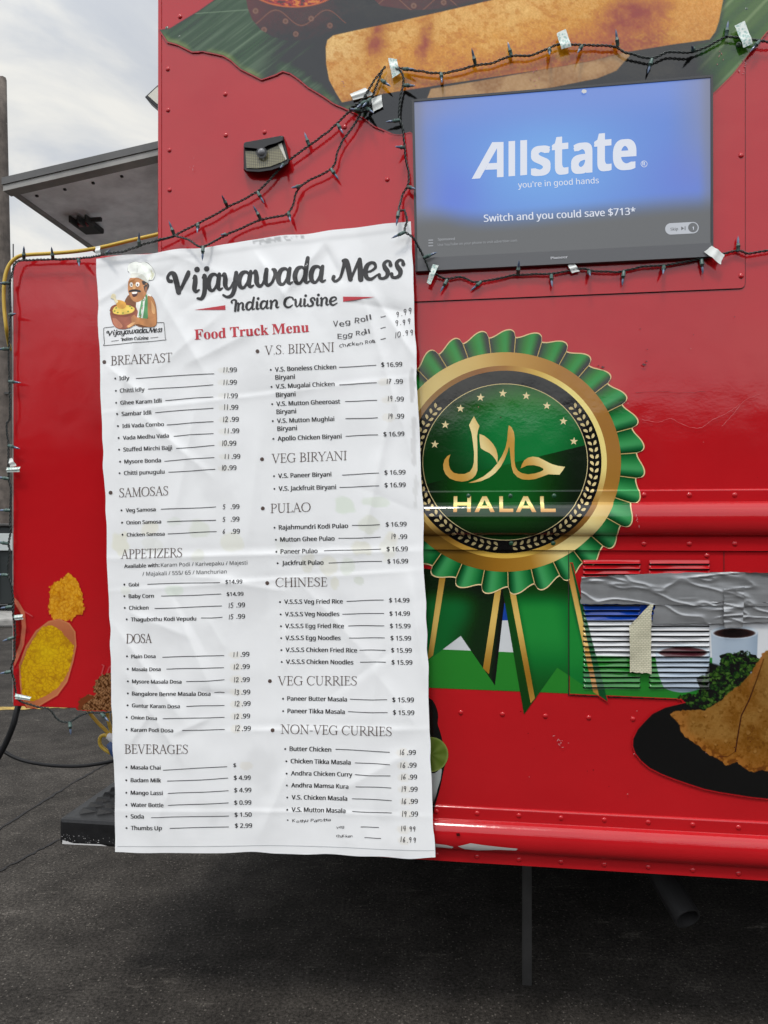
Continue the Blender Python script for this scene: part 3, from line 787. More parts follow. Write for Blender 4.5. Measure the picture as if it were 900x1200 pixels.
# laurel
for side in (1, -1):
    for i in range(28):
        a = side*(51+i*4.6); u = i/27
        colr = tuple(np.array([236, 214, 156])*(1-abs(u-.35)*.5))
        for q in (1, -1):
            ang = R(a+90*side+180)+q*R(38)*side; dx, dy = math.sin(ang), -math.cos(ang); nx, ny = -dy, dx
            rx_, ry_ = pol(99+q*.9, a); L_ = 6.6; w = 2.0
            badge.poly([(rx_, ry_), (rx_+dx*L_*.3+nx*w*.9, ry_+dy*L_*.3+ny*w*.9), (rx_+dx*L_*.65+nx*w, ry_+dy*L_*.65+ny*w), (rx_+dx*L_, ry_+dy*L_), (rx_+dx*L_*.75-nx*w*.75, ry_+dy*L_*.75-ny*w*.75), (rx_+dx*L_*.35-nx*w*.6, ry_+dy*L_*.35-ny*w*.6)], colr, 13)
hb = badge.build('halal_badge_print', truck, eps=.0014)

# black bowl with a lime beside the banner
lb = VP()
lb.poly([(490, 815), (505, 819), (511, 828), (513.5, 838), (513, 848), (516, 858), (521, 876), (525.5, 884), (520.5, 900), (516, 922), (511, 940), (505, 958), (490, 965)], (16, 17, 18), 1, True)
lb.poly([(488, 900), (508, 906), (517, 900), (516.5, 912), (513, 924), (510, 935), (504, 945), (488, 950)], lambda px, py: mixc(np.tile([160., 166, 164], (len(px), 1)), sstep(925, 945, py), (60, 64, 64)), 2, True)
def lime(px, py):
    a = np.arctan2(py-884, px-505); r_ = np.hypot(px-505, py-884)/20.5
    c = np.tile([84., 104, 44], (len(px), 1)); c = mixc(c, .5*(np.sin(a*7)*.5+.5), (122, 138, 74)); return mixc(c, sstep(.86, .95, r_), (128, 142, 78))
v = []; f = []
for j in range(9):
    for i in range(40): v.append((505+20.3*j/8*math.cos(2*math.pi*i/40), 884+20.5*j/8*math.sin(2*math.pi*i/40)))
for j in range(8):
    for i in range(40): f.append([j*40+i, j*40+(i+1) % 40, (j+1)*40+(i+1) % 40, (j+1)*40+i])
lb.mesh(v, f, lime, 3); lb.build('lime_bowl_print', truck)

# leaf, clay bowls and rolled dosa along the top ---------------------------------
LEAF = [(187.5, 36), (200, 34), (213, 26), (233, 14), (253, 0), (275, -20), (400, -40), (905, -40), (905, 30), (880, 60), (858, 88), (838, 108), (760, 170), (500, 170), (481, 155.6), (468.6, 158.8), (461, 158), (450, 153), (439, 148.6), (426.7, 139), (414, 132), (403, 127), (392, 122.5), (380, 114), (361, 102.7), (351, 94), (341, 87), (331.6, 84), (324, 88), (317, 90.5), (307, 94), (295, 88), (282.7, 82), (270.5, 71), (262, 66), (253, 64), (238.7, 61), (226, 61.6), (215, 56), (207, 52.5), (197, 50)]
DOSA = [(382, 56), (384, 48), (391, 42.5), (420, 36), (470, 25.5), (530, 12), (582, 0), (660, -20), (850, -30), (846.5, 3), (842, 26), (838, 38), (831, 47.5), (790, 53), (735, 62), (690, 73), (640, 82), (580, 91), (520, 100), (449, 111), (409, 119.5), (401, 121), (394, 110), (386, 95), (382.5, 76)]
FOLD = [(500, 118), (505, 105), (560, 96), (640, 82), (690, 73), (735, 62), (738, 66), (722, 84), (700, 93), (650, 103), (600, 112), (560, 122)]
BOWL = [(286, -30), (289, 0), (291, 11), (296, 24), (306, 36), (320, 44), (338, 48.5), (358, 48), (378, 43), (398, 34), (412, 24), (421, 10), (425, -10), (426, -30)]
def art_top(px, py):
    dl = sdf(px, py, LEAF); al = cov(dl, .7)
    q = .60*px+.80*py
    v1 = fbm(q*.22, (px*.8-py*.6)*.012, 3, 3); v2 = vnoise(q*.75, (px*.8-py*.6)*.02, 8)
    c = np.tile([84., 102., 86.], (px.size, 1)).reshape(px.shape+(3,))
    c = mixc(c, sstep(.45, .8, v1)*.6, (124, 142, 120)); c = mixc(c, sstep(.62, .9, v2)*.35, (134, 152, 126)); c = mixc(c, sstep(.45, .2, v1)*.5, (58, 82, 64))
    ed = -dl
    low = sstep(0, 14, (py-34)-(px-187)*.12)
    c = mixc(c, (1-sstep(1, 8, ed))*.6*low*sstep(.35, .7, vnoise(px*.06, py*.06, 4)), (150, 164, 100)); c = mixc(c, (1-sstep(.3, 1.4, ed))*.5, (60, 62, 44))
    c = mixc(c, seg(px, py, [(230, 17), (327, 10), (470, 3)], .45)*.6, (158, 178, 150))
    dk = sstep(292, 352, px+(py-60)*.25)*(1-.85*(1-sstep(3, 16, ed))*sstep(452, 372, px)*sstep(318, 330, px))
    dk = dk*(1-.35*sstep(.5, .8, v1)*sstep(400, 340, px))
    rightg = sstep(792, 850, px-(py-60)*.35)
    vr = .72*px+.70*py; rib = np.abs(((vr*.034) % 1)-.5)*2
    cg = np.tile([92., 118., 84.], (px.size, 1)).reshape(px.shape+(3,)); cg = mixc(cg, sstep(.78, .98, rib)*.55, (146, 166, 124)); cg = mixc(cg, sstep(.5, .1, rib)*.4, (70, 94, 68))
    c = mixc(c, dk, (71, 73, 74)); c = np.where((px > 780)[..., None], c*(1-rightg[..., None])+cg*rightg[..., None], c)
    # clay bowls
    for B, cx, w in ((BOWL, 350, 70), ([(428, -40), (432, -6), (446, 8), (480, 13), (540, 12), (600, 6), (650, -8), (660, -40)], 545, 115)):
        db = sdf(px, py, B); u = np.clip((px-cx)/w, -1, 1)
        b = np.tile([92., 68., 64.], (px.size, 1)).reshape(px.shape+(3,)); b = mixc(b, sstep(-.2, -1, u)*.6, (118, 84, 76)); b = mixc(b, sstep(.2, .9, u)*.6, (58, 48, 48))
        b = mixc(b, sstep(20, 46, py)*.6, (66, 54, 54)); b = mixc(b, vnoise(px*.3, py*.3, 2)*.25, (120, 96, 86))
        wv = np.abs(py-(22+9*np.sin((px-cx)*.105+1.2)+(0 if cx < 400 else -16)))
        b = mixc(b, cov(wv-.8, .6)*.7, (150, 116, 104))
        for dx, dy in ((-40, 36), (-3, 41), (37, 31), (15, 23), (-15, 26), (-50, 14)) if cx < 400 else ((-60, 8), (-25, 4), (25, 7)):
            b = mixc(b, cov(np.hypot(px-cx-dx, (py-dy)*1.0)-3.4, .7)*.75, (150, 122, 110)); b = mixc(b, cov(np.hypot(px-cx-dx, py-dy)-1.6, .6)*.6, (104, 80, 74))
        if cx < 400:
            e = ((px-345)/52)**2+((py+14)/24)**2
            b = mixc(b, cov((e-1)*14, 1), (202, 118, 76)); gr = fbm(px*.22, py*.3, 3, 12)
            ins = cov((e-.86)*14, 1); cc = np.tile([168., 68., 38.], (px.size, 1)).reshape(px.shape+(3,)); cc = mixc(cc, sstep(.45, .65, gr), (216, 138, 84)); cc = mixc(cc, sstep(.42, .3, gr), (104, 30, 24))
            b = b*(1-ins[..., None])+cc*ins[..., None]
        k = cov(db, .7)[..., None]; c = c*(1-k)+b*k
    # dosa
    g = fbm(px*.035, py*.05, 5, 21); sp = vnoise(px*.45, py*.45, 33); sp2 = vnoise(px*.9, py*.9, 35)
    top = 56-(px-382)*.262; hgt_ = np.interp(px, [380, 450, 600, 850], [66, 84, 95, 92]); v_ = np.clip((py-top)/hgt_, 0, 1)
    d = np.tile([217., 160., 92.], (px.size, 1)).reshape(px.shape+(3,))
    d = mixc(d, sstep(.55, .05, v_)*.7, (236, 196, 134)); d = mixc(d, sstep(.42, .95, v_)*.85, (178, 108, 54)); d = mixc(d, sstep(.80, 1.0, v_)*.5, (132, 76, 38)); d = mixc(d, sstep(460, 384, px)*.55, (236, 208, 158))
    d = mixc(d, sstep(.50, .72, g)*.3, (194, 124, 62)); d = mixc(d, sstep(.45, .28, g)*.4, (242, 204, 138)); d = mixc(d, sstep(.52, .7, fbm(px*.16, py*.2, 4, 45))*.35, (168, 98, 46)); d = mixc(d, sstep(760, 800, px)*.6, (240, 184, 116))
    d = mixc(d, sp*.32, (250, 216, 152)); d = mixc(d, (1-sp2)*.28, (146, 88, 42))
    for bx, by, ax, ay, st_ in ((441, 47, 13, 24, .95), (497, 48, 8, 26, .9), (733, 22, 26, 24, .95), (765, 12, 26, 14, .6), (690, 56, 34, 8, .4)):
        e = np.exp(-(((px-bx+(py-by)*.2)/ax)**2+((py-by)/ay)**2)); d = mixc(d, np.clip(e*st_*(.25+1.1*fbm(px*.12, py*.12, 4, 40)), 0, .75), (140, 74, 34))
    dm = d.mean(axis=-1, keepdims=True); d = np.clip(dm*1.0+(d-dm)*1.10, 0, 255)
    dd = sdf(px, py, DOSA); fo = cov(sdf(px, py, FOLD), .8)
    fc = np.tile([182., 146., 108.], (px.size, 1)).reshape(px.shape+(3,)); fc = mixc(fc, sstep(.4, .7, g)*.6, (142, 104, 76)); fc = mixc(fc, sp*.3, (214, 184, 146))
    sh = np.clip(cov(dd-3, 4)*.5, 0, 1); c = mixc(c, sh*(1-cov(dd, .7)), (52, 52, 52))
    c = c*(1-fo[..., None])+fc*fo[..., None]; k = cov(dd, .7)[..., None]; c = c*(1-k)+d*k
    return c, al
def art_grid(name, x0, x1, y0, y1, step, fn, tfun, parent, t0=0.0):
    nx = int((x1-x0)/step)+1; ny = int((y1-y0)/step)+1
    px, py = np.meshgrid(np.linspace(x0, x1, nx), np.linspace(y0, y1, ny), indexing='ij')
    c, al = fn(px, py); cA = alb(c, py)
    cA = cA*al[..., None]+np.array(RED)*(1-al[..., None])
    s_, _, z_ = F(px, py); t = tfun(px, py, s_, z_); P = np.stack([s_, -t, z_], -1)
    hit = al > .004; keep = hit[:-1, :-1] | hit[1:, :-1] | hit[1:, 1:] | hit[:-1, 1:]
    return grid_obj(name, P, keep, cA, M_print, parent)
art_grid('leaf_and_dosa_print', 184, 905, -26, 170, .75, art_top, lambda px, py, s_, z_: np.full(px.shape, .0043), truck)

# samosa plate, cups, herbs and the louvred hatch ---------------------------------
SAMOSA = [(784.5, 836.5), (791, 832.5), (816, 831), (825, 831.5), (843, 821), (853, 811.5), (867, 801.5), (877, 791.5), (883, 781.5), (889, 772), (893, 765), (898, 762), (910, 760), (910, 905), (893, 902), (883, 904), (873, 901.5), (863, 892.5), (850, 896.5), (843, 890), (828.5, 883), (818, 873.5), (803, 863.5), (797, 857), (796.5, 850), (791.5, 845)]
PLATE = [(802, 823), (779, 828.6), (764, 836), (755.6, 844.5), (747, 854), (741.7, 864.7), (741, 873), (744, 882), (751, 891), (761, 899.4), (775, 906.5), (790, 912.4), (808, 918.5), (825, 924), (842, 927.5), (859.6, 930.3), (880, 933.5), (910, 936.5), (910, 815), (850, 815)]
KALE = [(798, 817), (806, 813), (817, 810), (815, 800), (820, 791), (830, 789), (840, 785), (845, 776), (846, 768), (852, 763.5), (862, 766), (875, 763.5), (885, 769), (888.5, 777), (880, 790), (868, 803), (853, 812), (843, 822), (830, 831), (812, 828)]
def art_low(px, py):
    sh = px.shape+(3,)
    def T(c): return np.tile(np.asarray(c, float), (px.size, 1)).reshape(sh)
    al = np.zeros(px.shape); c = T((150, 20, 28))
    yb = 767+(px-667)*.02; yg = 812.5+(px-667)*.045
    band = cov(np.maximum(706-py, py-yg), .6); al = np.maximum(al, band)
    s_ = T((206, 208, 210)); s_ = mixc(s_, cov(py-726, .6), (28, 62, 150)); s_ = mixc(s_, cov(yb-py, .6), (46, 122, 50)); c = c*(1-band[..., None])+s_*band[..., None]
    # right ribbon tail
    re = (px-678)-(py-690)*34/132.; nb = py-(782+(px-653)*40/59.)
    rb = cov(np.maximum(re, np.maximum(nb, 660-py)), .6)
    rc = T((40, 128, 58)); rc = mixc(rc, sstep(760, 815, py)*.5, (24, 84, 44)); rc = mixc(rc, .75*sstep(-16, -9, re)*1.0, (30, 70, 46))
    gs = cov(np.abs(px-(668.6+(py-675)*29/135.))-3.0, .5); u = (np.sin(py*.045+.4)*.5+.5)[..., None]
    rc = rc*(1-gs[..., None])+(np.array([166., 116, 56])*(1-u)+np.array([214., 180, 100])*u)*gs[..., None]
    c = c*(1-rb[..., None])+rc*rb[..., None]; al = np.maximum(al, rb)
    # pleats that reach over the hatch
    # cups
    for cx, w, ty, th, by, bw in ((799.5, 32, 763, 8.5, 811, 19), (860, 27.5, 740.5, 7.8, 800, 25)):
        kk = np.clip((py-ty)/(by-ty), 0, 1); hw = w+(bw-w)*kk**2.2 if bw < 22 else w-(w-bw)*kk
        side = np.maximum(np.abs(px-cx)-hw, np.maximum(ty-py, py-by+4*((px-cx)/bw)**2)); body = cov(side, .6)
        uu = (px-cx)/w; bc = T((158, 172, 186)); bc = mixc(bc, sstep(-.3, -1, uu)*.35, (186, 196, 206)); bc = mixc(bc, sstep(.4, 1, uu)*.4, (120, 138, 156)); bc = mixc(bc, sstep(.5, 1, kk)*.5, (104, 120, 136))
        c = c*(1-body[..., None])+bc*body[..., None]; al = np.maximum(al, body)
        e = np.hypot((px-cx)/w, (py-ty)/th); rim = cov((e-1)*8, .6); c = mixc(c, rim, (196, 206, 214)); al = np.maximum(al, rim)
        e2 = np.hypot((px-cx)/(w*.88), (py-ty-1.2)/(th*.72)); cf = T((40, 30, 29)) if cx > 820 else T((74, 40, 46)); cf = mixc(cf, sstep(.6, 1, e2)*.5, (92, 70, 66))
        k = cov((e2-1)*8, .6)[..., None]; c = c*(1-k)+cf*k
    bs = cov(sdf(px, py, [(831, 776), (848, 781), (850, 800), (836, 812), (820, 806)]), 1.5); c = mixc(c, bs, (26, 30, 30)); al = np.maximum(al, bs)
    dp = sdf(px, py, PLATE); k = cov(dp, .7); c = mixc(c, k, (15, 15, 17)); al = np.maximum(al, k)
    # herbs
    nzk = (fbm(px*.16, py*.16, 4, 70)-.5)*12; dk = sdf(px, py, KALE)+nzk; k = cov(dk, .8)
    d1, gp, cid = cell(px*.14, py*.14, 71); g2 = fbm(px*.25, py*.3, 4, 73)
    g4 = np.abs(fbm(px*.11, py*.13, 4, 74)-.5); kc = T((34, 58, 28)); kc = mixc(kc, sstep(.10, .0, g4)*.7, (96, 128, 64)); kc = mixc(kc, sstep(.52, .66, g2)*.6, (66, 96, 44)); kc = mixc(kc, sstep(.52, .36, g2)*.85, (12, 20, 13)); kc = mixc(kc, sstep(.3, .1, gp)*.5, (16, 26, 16))
    c = c*(1-k[..., None])+kc*k[..., None]; al = np.maximum(al, k)
    # samosa
    ds = sdf(px, py, SAMOSA)+(vnoise(px*.35, py*.35, 77)-.5)*1.6; k = cov(ds, .7); g = fbm(px*.05, py*.05, 5, 80); g3 = fbm(px*.2, py*.2, 3, 82)
    sc_ = T((148, 106, 56)); sc_ = mixc(sc_, sstep(.45, .7, g)*.6, (122, 80, 38)); sc_ = mixc(sc_, sstep(.5, .3, g)*.45, (164, 128, 74)); sc_ = mixc(sc_, sstep(855, 890, py+(px-850)*-.25)*.55, (176, 118, 58))
    hf = fbm(px*.45, py*.45, 3, 87); sc_ = mixc(sc_, sstep(.5, .75, hf)*.2, (188, 146, 88)); sc_ = mixc(sc_, sstep(.46, .25, hf)*.22, (104, 68, 32)); sc_ = mixc(sc_, np.exp(-(((px-838)/16)**2+((py-848)/14)**2))*.3, (180, 138, 80))
    for qx, qy, qr in ((826, 838, 2.2), (812, 846, 1.6), (850, 868, 2.0), (876, 858, 2.6), (890, 832, 2.4), (884, 880, 2.0), (838, 872, 1.5), (896, 812, 2.2)): e_ = np.hypot(px-qx, py-qy)/qr; sc_ = mixc(sc_, cov((e_-1)*2, 1)*.35, (200, 160, 100)); sc_ = mixc(sc_, np.exp(-((e_-1.1)/.3)**2)*.35*(py > qy), (92, 58, 28))
    ed = -ds; crust = (1-sstep(2, 11, ed))*sstep(828, 850, py); sc_ = mixc(sc_, crust*.6, (188, 126, 66)); sc_ = mixc(sc_, crust*sstep(.5, .62, g3)*.6, (104, 60, 26))
    lt = sstep(812, 798, px)*.6; sc_ = mixc(sc_, lt, (184, 128, 72))
    sc_ = mixc(sc_, (g3 > .66)*.3, (92, 56, 26)); sc_ = mixc(sc_, seg(px, py, [(894, 772), (886, 796), (877, 820), (868, 838), (864.5, 858), (861, 880)], .7)*.85, (52, 26, 12))
    sc_ = mixc(sc_, (1-sstep(0, 5, np.abs((px-884)-(py-790)*-.42)))*sstep(820, 770, py)*.5, (196, 108, 62))
    sc_ = mixc(sc_, seg(px, py, [(861, 880), (852, 886), (840, 886)], .5)*.6, (80, 44, 20)); sc_ = mixc(sc_, sstep(868, 900, px)*sstep(870, 800, py)*.35, (160, 132, 84))
    sc_ = sc_*np.array([.86, .83, .78]); c = c*(1-k[..., None])+sc_*k[..., None]; al = np.maximum(al, k)
    # slots between the louvres, shade inside them painted in as near-black
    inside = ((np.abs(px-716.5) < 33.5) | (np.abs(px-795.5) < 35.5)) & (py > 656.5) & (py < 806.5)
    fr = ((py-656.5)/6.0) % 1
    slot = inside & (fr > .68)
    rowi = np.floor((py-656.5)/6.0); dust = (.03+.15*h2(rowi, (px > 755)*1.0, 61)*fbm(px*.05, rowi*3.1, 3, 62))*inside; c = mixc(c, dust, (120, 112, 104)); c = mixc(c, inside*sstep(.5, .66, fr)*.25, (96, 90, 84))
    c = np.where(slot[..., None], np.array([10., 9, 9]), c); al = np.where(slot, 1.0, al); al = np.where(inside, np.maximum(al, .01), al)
    return c, al
def louver_t(px, py, s_, z_):
    e1 = np.minimum(sstep(683, 684.6, px), 1-sstep(748.6, 750, px)); e2 = np.minimum(sstep(760, 761.6, px), 1-sstep(829.6, 831, px))
    ins = np.maximum(e1, e2)*((py > 656.5) & (py < 806.5)); fr = ((py-656.5)/6.0) % 1
    lip = np.where(fr < .68, .0075*(fr/.68)**1.3, np.where(fr < .74, .0075*(1-(fr-.68)/.06)-.004*((fr-.68)/.06), -.004+.004*sstep(.9, 1, fr)))
    rowi = np.floor((py-656.5)/6.0); bend = .75+.45*h2(rowi, (px > 755)*1.0, 63)+.25*np.sin(px*.09+rowi*1.7)*h2(rowi, rowi*0, 64)
    return .0052+ins*lip*bend
art_grid('louvred_hatch_print', 667.5, 905, 646.5, 940, .6, art_low, louver_t, truck)
# wear on the paint
sc = VP()
rg = random.Random(5)
def scrape(pts, colr=(186, 182, 178), layer=20): sc.poly(pts, colr, layer)
scrape([(500, 981), (512, 982), (524, 983.5), (532, 986), (530, 988), (514, 986.5), (500, 985)]); scrape([(537, 985), (552, 981), (568, 983.5), (590, 986), (606, 987.5), (604, 990), (584, 989.3), (560, 990.5), (545, 989)])
scrape([(535, 970), (539, 969.5), (540, 972.5), (536, 973)], (70, 18, 18))
for cx, cy, n_, sp_ in ((655, 872, 10, 9), (228, 196, 4, 5), (868, 78, 10, 6), (624, 94, 6, 5), (843, 71, 5, 5), (744, 612, 5, 3), (855, 690, 0, 4), (403, 98, 4, 3)):
    for i in range(n_):
        x, y = cx+rg.gauss(0, sp_*.6), cy+rg.gauss(0, sp_); l = rg.uniform(1, 4.5); a = rg.uniform(0, 3.1); w = rg.uniform(.25, .6)
        dx, dy = math.cos(a)*l/2, math.sin(a)*l/2; nx, ny = -math.sin(a)*w, math.cos(a)*w
        scrape([(x-dx, y-dy), (x+nx, y+ny), (x+dx, y+dy), (x-nx, y-ny)], (186, 128, 130))
for i in range(26):
    x, y = rg.uniform(500, 895), rg.choice([rg.uniform(360, 560), rg.uniform(820, 935)]); w = rg.uniform(.3, .8)
    scrape([(x-w, y), (x, y-w), (x+w*1.4, y), (x, y+w)], rg.choice([(90, 18, 22), (190, 120, 120), (70, 14, 16)]))
def crease(pts, w, colr):
    P = spline(pts, 6); v_, f_ = ribbon([(p[0], p[1]+rg.uniform(-.5, .5), w*rg.uniform(.4, 1.2)) for p in P], 2, 2); sc.mesh(v_, f_, colr, 21)
crease([(752, 492), (770, 495), (785, 491), (800, 498), (819, 502), (835, 492), (852, 484), (866, 474)], .55, (196, 104, 106))
crease([(744, 461), (775, 459), (800, 461), (826, 459)], .5, (120, 34, 38)); crease([(845, 500), (858, 486), (872, 470), (890, 462)], .45, (196, 110, 112))
for x, y, r_ in ((754, 428, 2.6), (757, 424, 1.4), (750, 386, .9), (758, 410, .8), (706, 431, 2.2), (701, 429, 1.2), (860, 372, 1.0), (812, 393, .8)): scrape([(x-r_, y), (x-.3*r_, y-.7*r_), (x+r_*1.2, y-.2*r_), (x+.2*r_, y+.7*r_)], (112, 14, 20), 22)
sc.build('paint_scratch', truck, eps=.002, up=.0012)

# under the skirt: stabiliser leg and exhaust
mb = MB()
pA, pB = F(617, 1010, -.36), F(621, 1150, -.36)
zf = 0.0
mb.box(pA.x-.012, pA.x+.020, .40, .408, .0, .62, .002); mb.box(pA.x+.012, pA.x+.019, .409, .44, .0, .62, .002)
mb.build('stabiliser_leg', M_steel, truck)
def lathe_pipe(p0, p1, ro, ri, n=24):
    d = (p1-p0).normalized(); up = d.orthogonal().normalized(); sd = d.cross(up); v = []; f = []
    rows = [(p0, ro), (p1, ro), (p1, ri), (p0+d*.05, ri)]
    for p, r in rows:
        for k in range(n): a = 2*math.pi*k/n; v.append(p+up*math.cos(a)*r+sd*math.sin(a)*r)
    for j in range(3):
        for k in range(n): f.append([j*n+k, j*n+(k+1) % n, (j+1)*n+(k+1) % n, (j+1)*n+k])
    f.append([3*n+k for k in range(n)]); return v, f
e0, e1 = F(772, 1020, -.30), F(806, 1077, -.16)
v, f = lathe_pipe(e0+(e0-e1)*.8, e1, .040, .035); mk('exhaust_pipe', v, f, mat('sooty_pipe', (.026, .025, .025), .5, .3), truck, smooth=False)
# flat rear hatch held open above the back wall, with a small lamp under it
na, nb = F(183.5, 165.5, -.05), F(2, 208, -.05)
sl_ = (na.z-nb.z)/(na.x-nb.x); LX = nb.x
def hz(x, dz=0): return na.z+(x-na.x)*sl_+dz
v = []; f = []
Y0, Y1 = .05, 2.15
def slab(x0, x1, y0, y1, d0, d1, m=0):
    mb.add([(x, y, hz(x, d)) for x in (x0, x1) for y in (y0, y1) for d in (d0, d1)], [[0, 1, 3, 2], [4, 6, 7, 5], [0, 4, 5, 1], [2, 3, 7, 6], [0, 2, 6, 4], [1, 5, 7, 3]], m)
mb = MB(); slab(LX, SL-.004, Y0+.0045, Y1, -.022, -.002); slab(LX-.001, SL-.004, Y0, Y0+.004, -.0225, 0.0, 1); slab(LX-.001, SL-.004, Y0+.0045, Y1, -.0015, 0.0, 1); hat = mb.build('rear_hatch', [M_grey_panel, M_fascia], truck)
mb = MB(); slab(LX+.002, SL-.004, Y0+.004, Y0+.045, -.042, -.0225); slab(LX+.002, SL-.004, Y1-.045, Y1-.004, -.042, -.0225); slab(LX+.003, LX+.012, Y0+.046, Y1-.046, -.036, -.0225)
mb.build('edge_lip', M_lip, hat)
ta, tb_ = -.06, -2.0
for _ in range(40):
    tm = (ta+tb_)/2; q = F(104, 262, tm)
    if q.z < hz(q.x, -.023): ta = tm
    else: tb_ = tm
lp = F(104, 262, tm)
zb = hz(lp.x, -.023)
mb = MB()
mb.box(lp.x-.040, lp.x+.035, lp.y-.05, lp.y+.05, zb-.022, zb-.001, .006, 0)
mb.box(lp.x-.03, lp.x+.02, lp.y-.055, lp.y-.051+.02, zb-.026, zb-.006, .003, 1)
for i in range(3): mb.box(lp.x-.02+i*.03, lp.x-.012+i*.03, lp.y-.10, lp.y-.045, zb-.034, zb-.010, .002, 2)
mb.box(lp.x+.04, lp.x+.085, lp.y-.07, lp.y-.058, zb-.022, zb-.008, .002, 2)
mb.build('lamp', [M_black, M_lamp_red, M_steel], hat)
for i in range(4):
    x = LX+.05+i*.1; mb = MB(); mb.box(x, x+.008, Y0+.10, Y0+.108, hz(x, -.027), hz(x, -.0215)); mb.build('screw', M_black, hat)
# little corner lamp above the hatch
c = F(181, 111, -.10)
mb = MB()
qd = [(c.x-.033, c.z-.004), (c.x+.012, c.z+.032), (c.x+.02, c.z-.004), (c.x+.012, c.z-.045)]
mb.prism(qd, c.y, c.y+.05, 0, .002); qq = [((x-c.x)*.72+c.x+.003, (z-c.z)*.72+c.z) for x, z in qd]; mb.prism(qq, c.y-.003, c.y-.0005, 1)
mb.build('corner_lamp', [M_black, M_cream], truck)
# rear step
b0 = F(69, 958, .0); z1 = b0.z; z0_ = F(69, 990, 0).z
mb = MB(); mb.box(b0.x, SL+.002, 0.0, 2.2, z0_, z1-.002, .012)
for j in range(44):
    for i in range(5):
        x = b0.x+.035+i*.056; y = .05+j*.046
        mb.add([(x, y, z1-.003), (x+.045, y+.028, z1-.003), (x+.055, y+.016, z1-.003), (x+.01, y-.012, z1-.003), (x+.012, y+.004, z1+.012), (x+.045, y+.018, z1+.012)], [[0, 1, 5, 4], [1, 2, 5], [2, 3, 4, 5], [3, 0, 4]])
rgx = random.Random(3)
for i in range(60):
    x = b0.x+.010+rgx.random()**2.2*.25; zz = z0_+.010+abs(rgx.gauss(0, .012)); w = rgx.uniform(.0006, .0026)
    mb.add([(x, -.0015, zz), (x+w, -.0015, zz-.001), (x+w*.8, -.0015, zz+w*.5), (x+.0005, -.0015, zz+w*.6)], [[0, 1, 2, 3]], 1)
mb.add([(b0.x+.012, -.0015, z0_+.004), (b0.x+.16, -.0015, z0_+.006), (b0.x+.14, -.0015, z0_+.010), (b0.x+.05, -.0015, z0_+.008), (b0.x+.013, -.0015, z0_+.016)], [[0, 1, 2, 3, 4]], 1)
mb.build('rear_step', [M_bumper, M_paintchip], truck)

# rear door folded out flat beside the truck
dz1, dz0 = F(20, 305, 0).z, F(20, 827.5, 0).z; dx0 = F(15.5, 560, 0).x; dx1 = SL-.006
r_ = .035
outl = [(dx0, dz0), (dx1, dz0), (dx1, dz1)]+[(dx0+r_-r_*math.sin(R(a)), dz1-r_+r_*math.cos(R(a))) for a in np.linspace(0, 90, 8)]
mb = MB(); mb.prism(outl, 0.0, .034, 0, .002); door = mb.build('open_door', M_red, truck)
mb = MB()
for zz in (dz0+.15, (dz0+dz1)/2, dz1-.15):
    mb = MB(); mb.tube([(SL-.003, .018, zz-.05), (SL-.003, .018, zz+.05)], .009, 10); mb.build('hinge', M_steel, door)
mb = MB(); mb.box(dx0-.004, dx0-.0005, .001, .033, dz0+.01, dz1-.05, .001); mb.build('edge_strip', M_lip, door)
SP_OUT = [(23.3, 801), (22.2, 779), (30.4, 757), (42, 739), (57, 727.5), (70, 725), (81.7, 730), (88.7, 740), (90, 757), (86.4, 775), (79.4, 799), (67.7, 815), (51.4, 824.5), (42, 830.5), (32, 830), (25, 818)]
SP_IN = [(25, 801), (24.5, 781), (32, 762), (43, 743), (51, 734), (62, 733), (72, 740), (80, 749), (87, 757), (84.5, 775), (78, 792), (68, 806), (52, 816), (40, 822), (30, 819), (26, 812)]
POW = [(57, 717), (58.4, 686.7), (70, 679.7), (80.5, 671.5), (90, 678.5), (95.7, 693.7), (99.2, 714.7), (97, 720), (90, 720.5), (84, 727), (74, 727), (62, 726)]
CHI = [(14, 700), (20, 706), (27, 718), (28.5, 735), (26, 755), (20, 770), (14, 782)]
CUM = [(109, 806), (115, 795), (124, 789), (134, 787), (146, 785), (146, 804), (134, 812), (131, 820), (133, 834), (90, 834), (94, 818), (103, 814), (112, 816)]
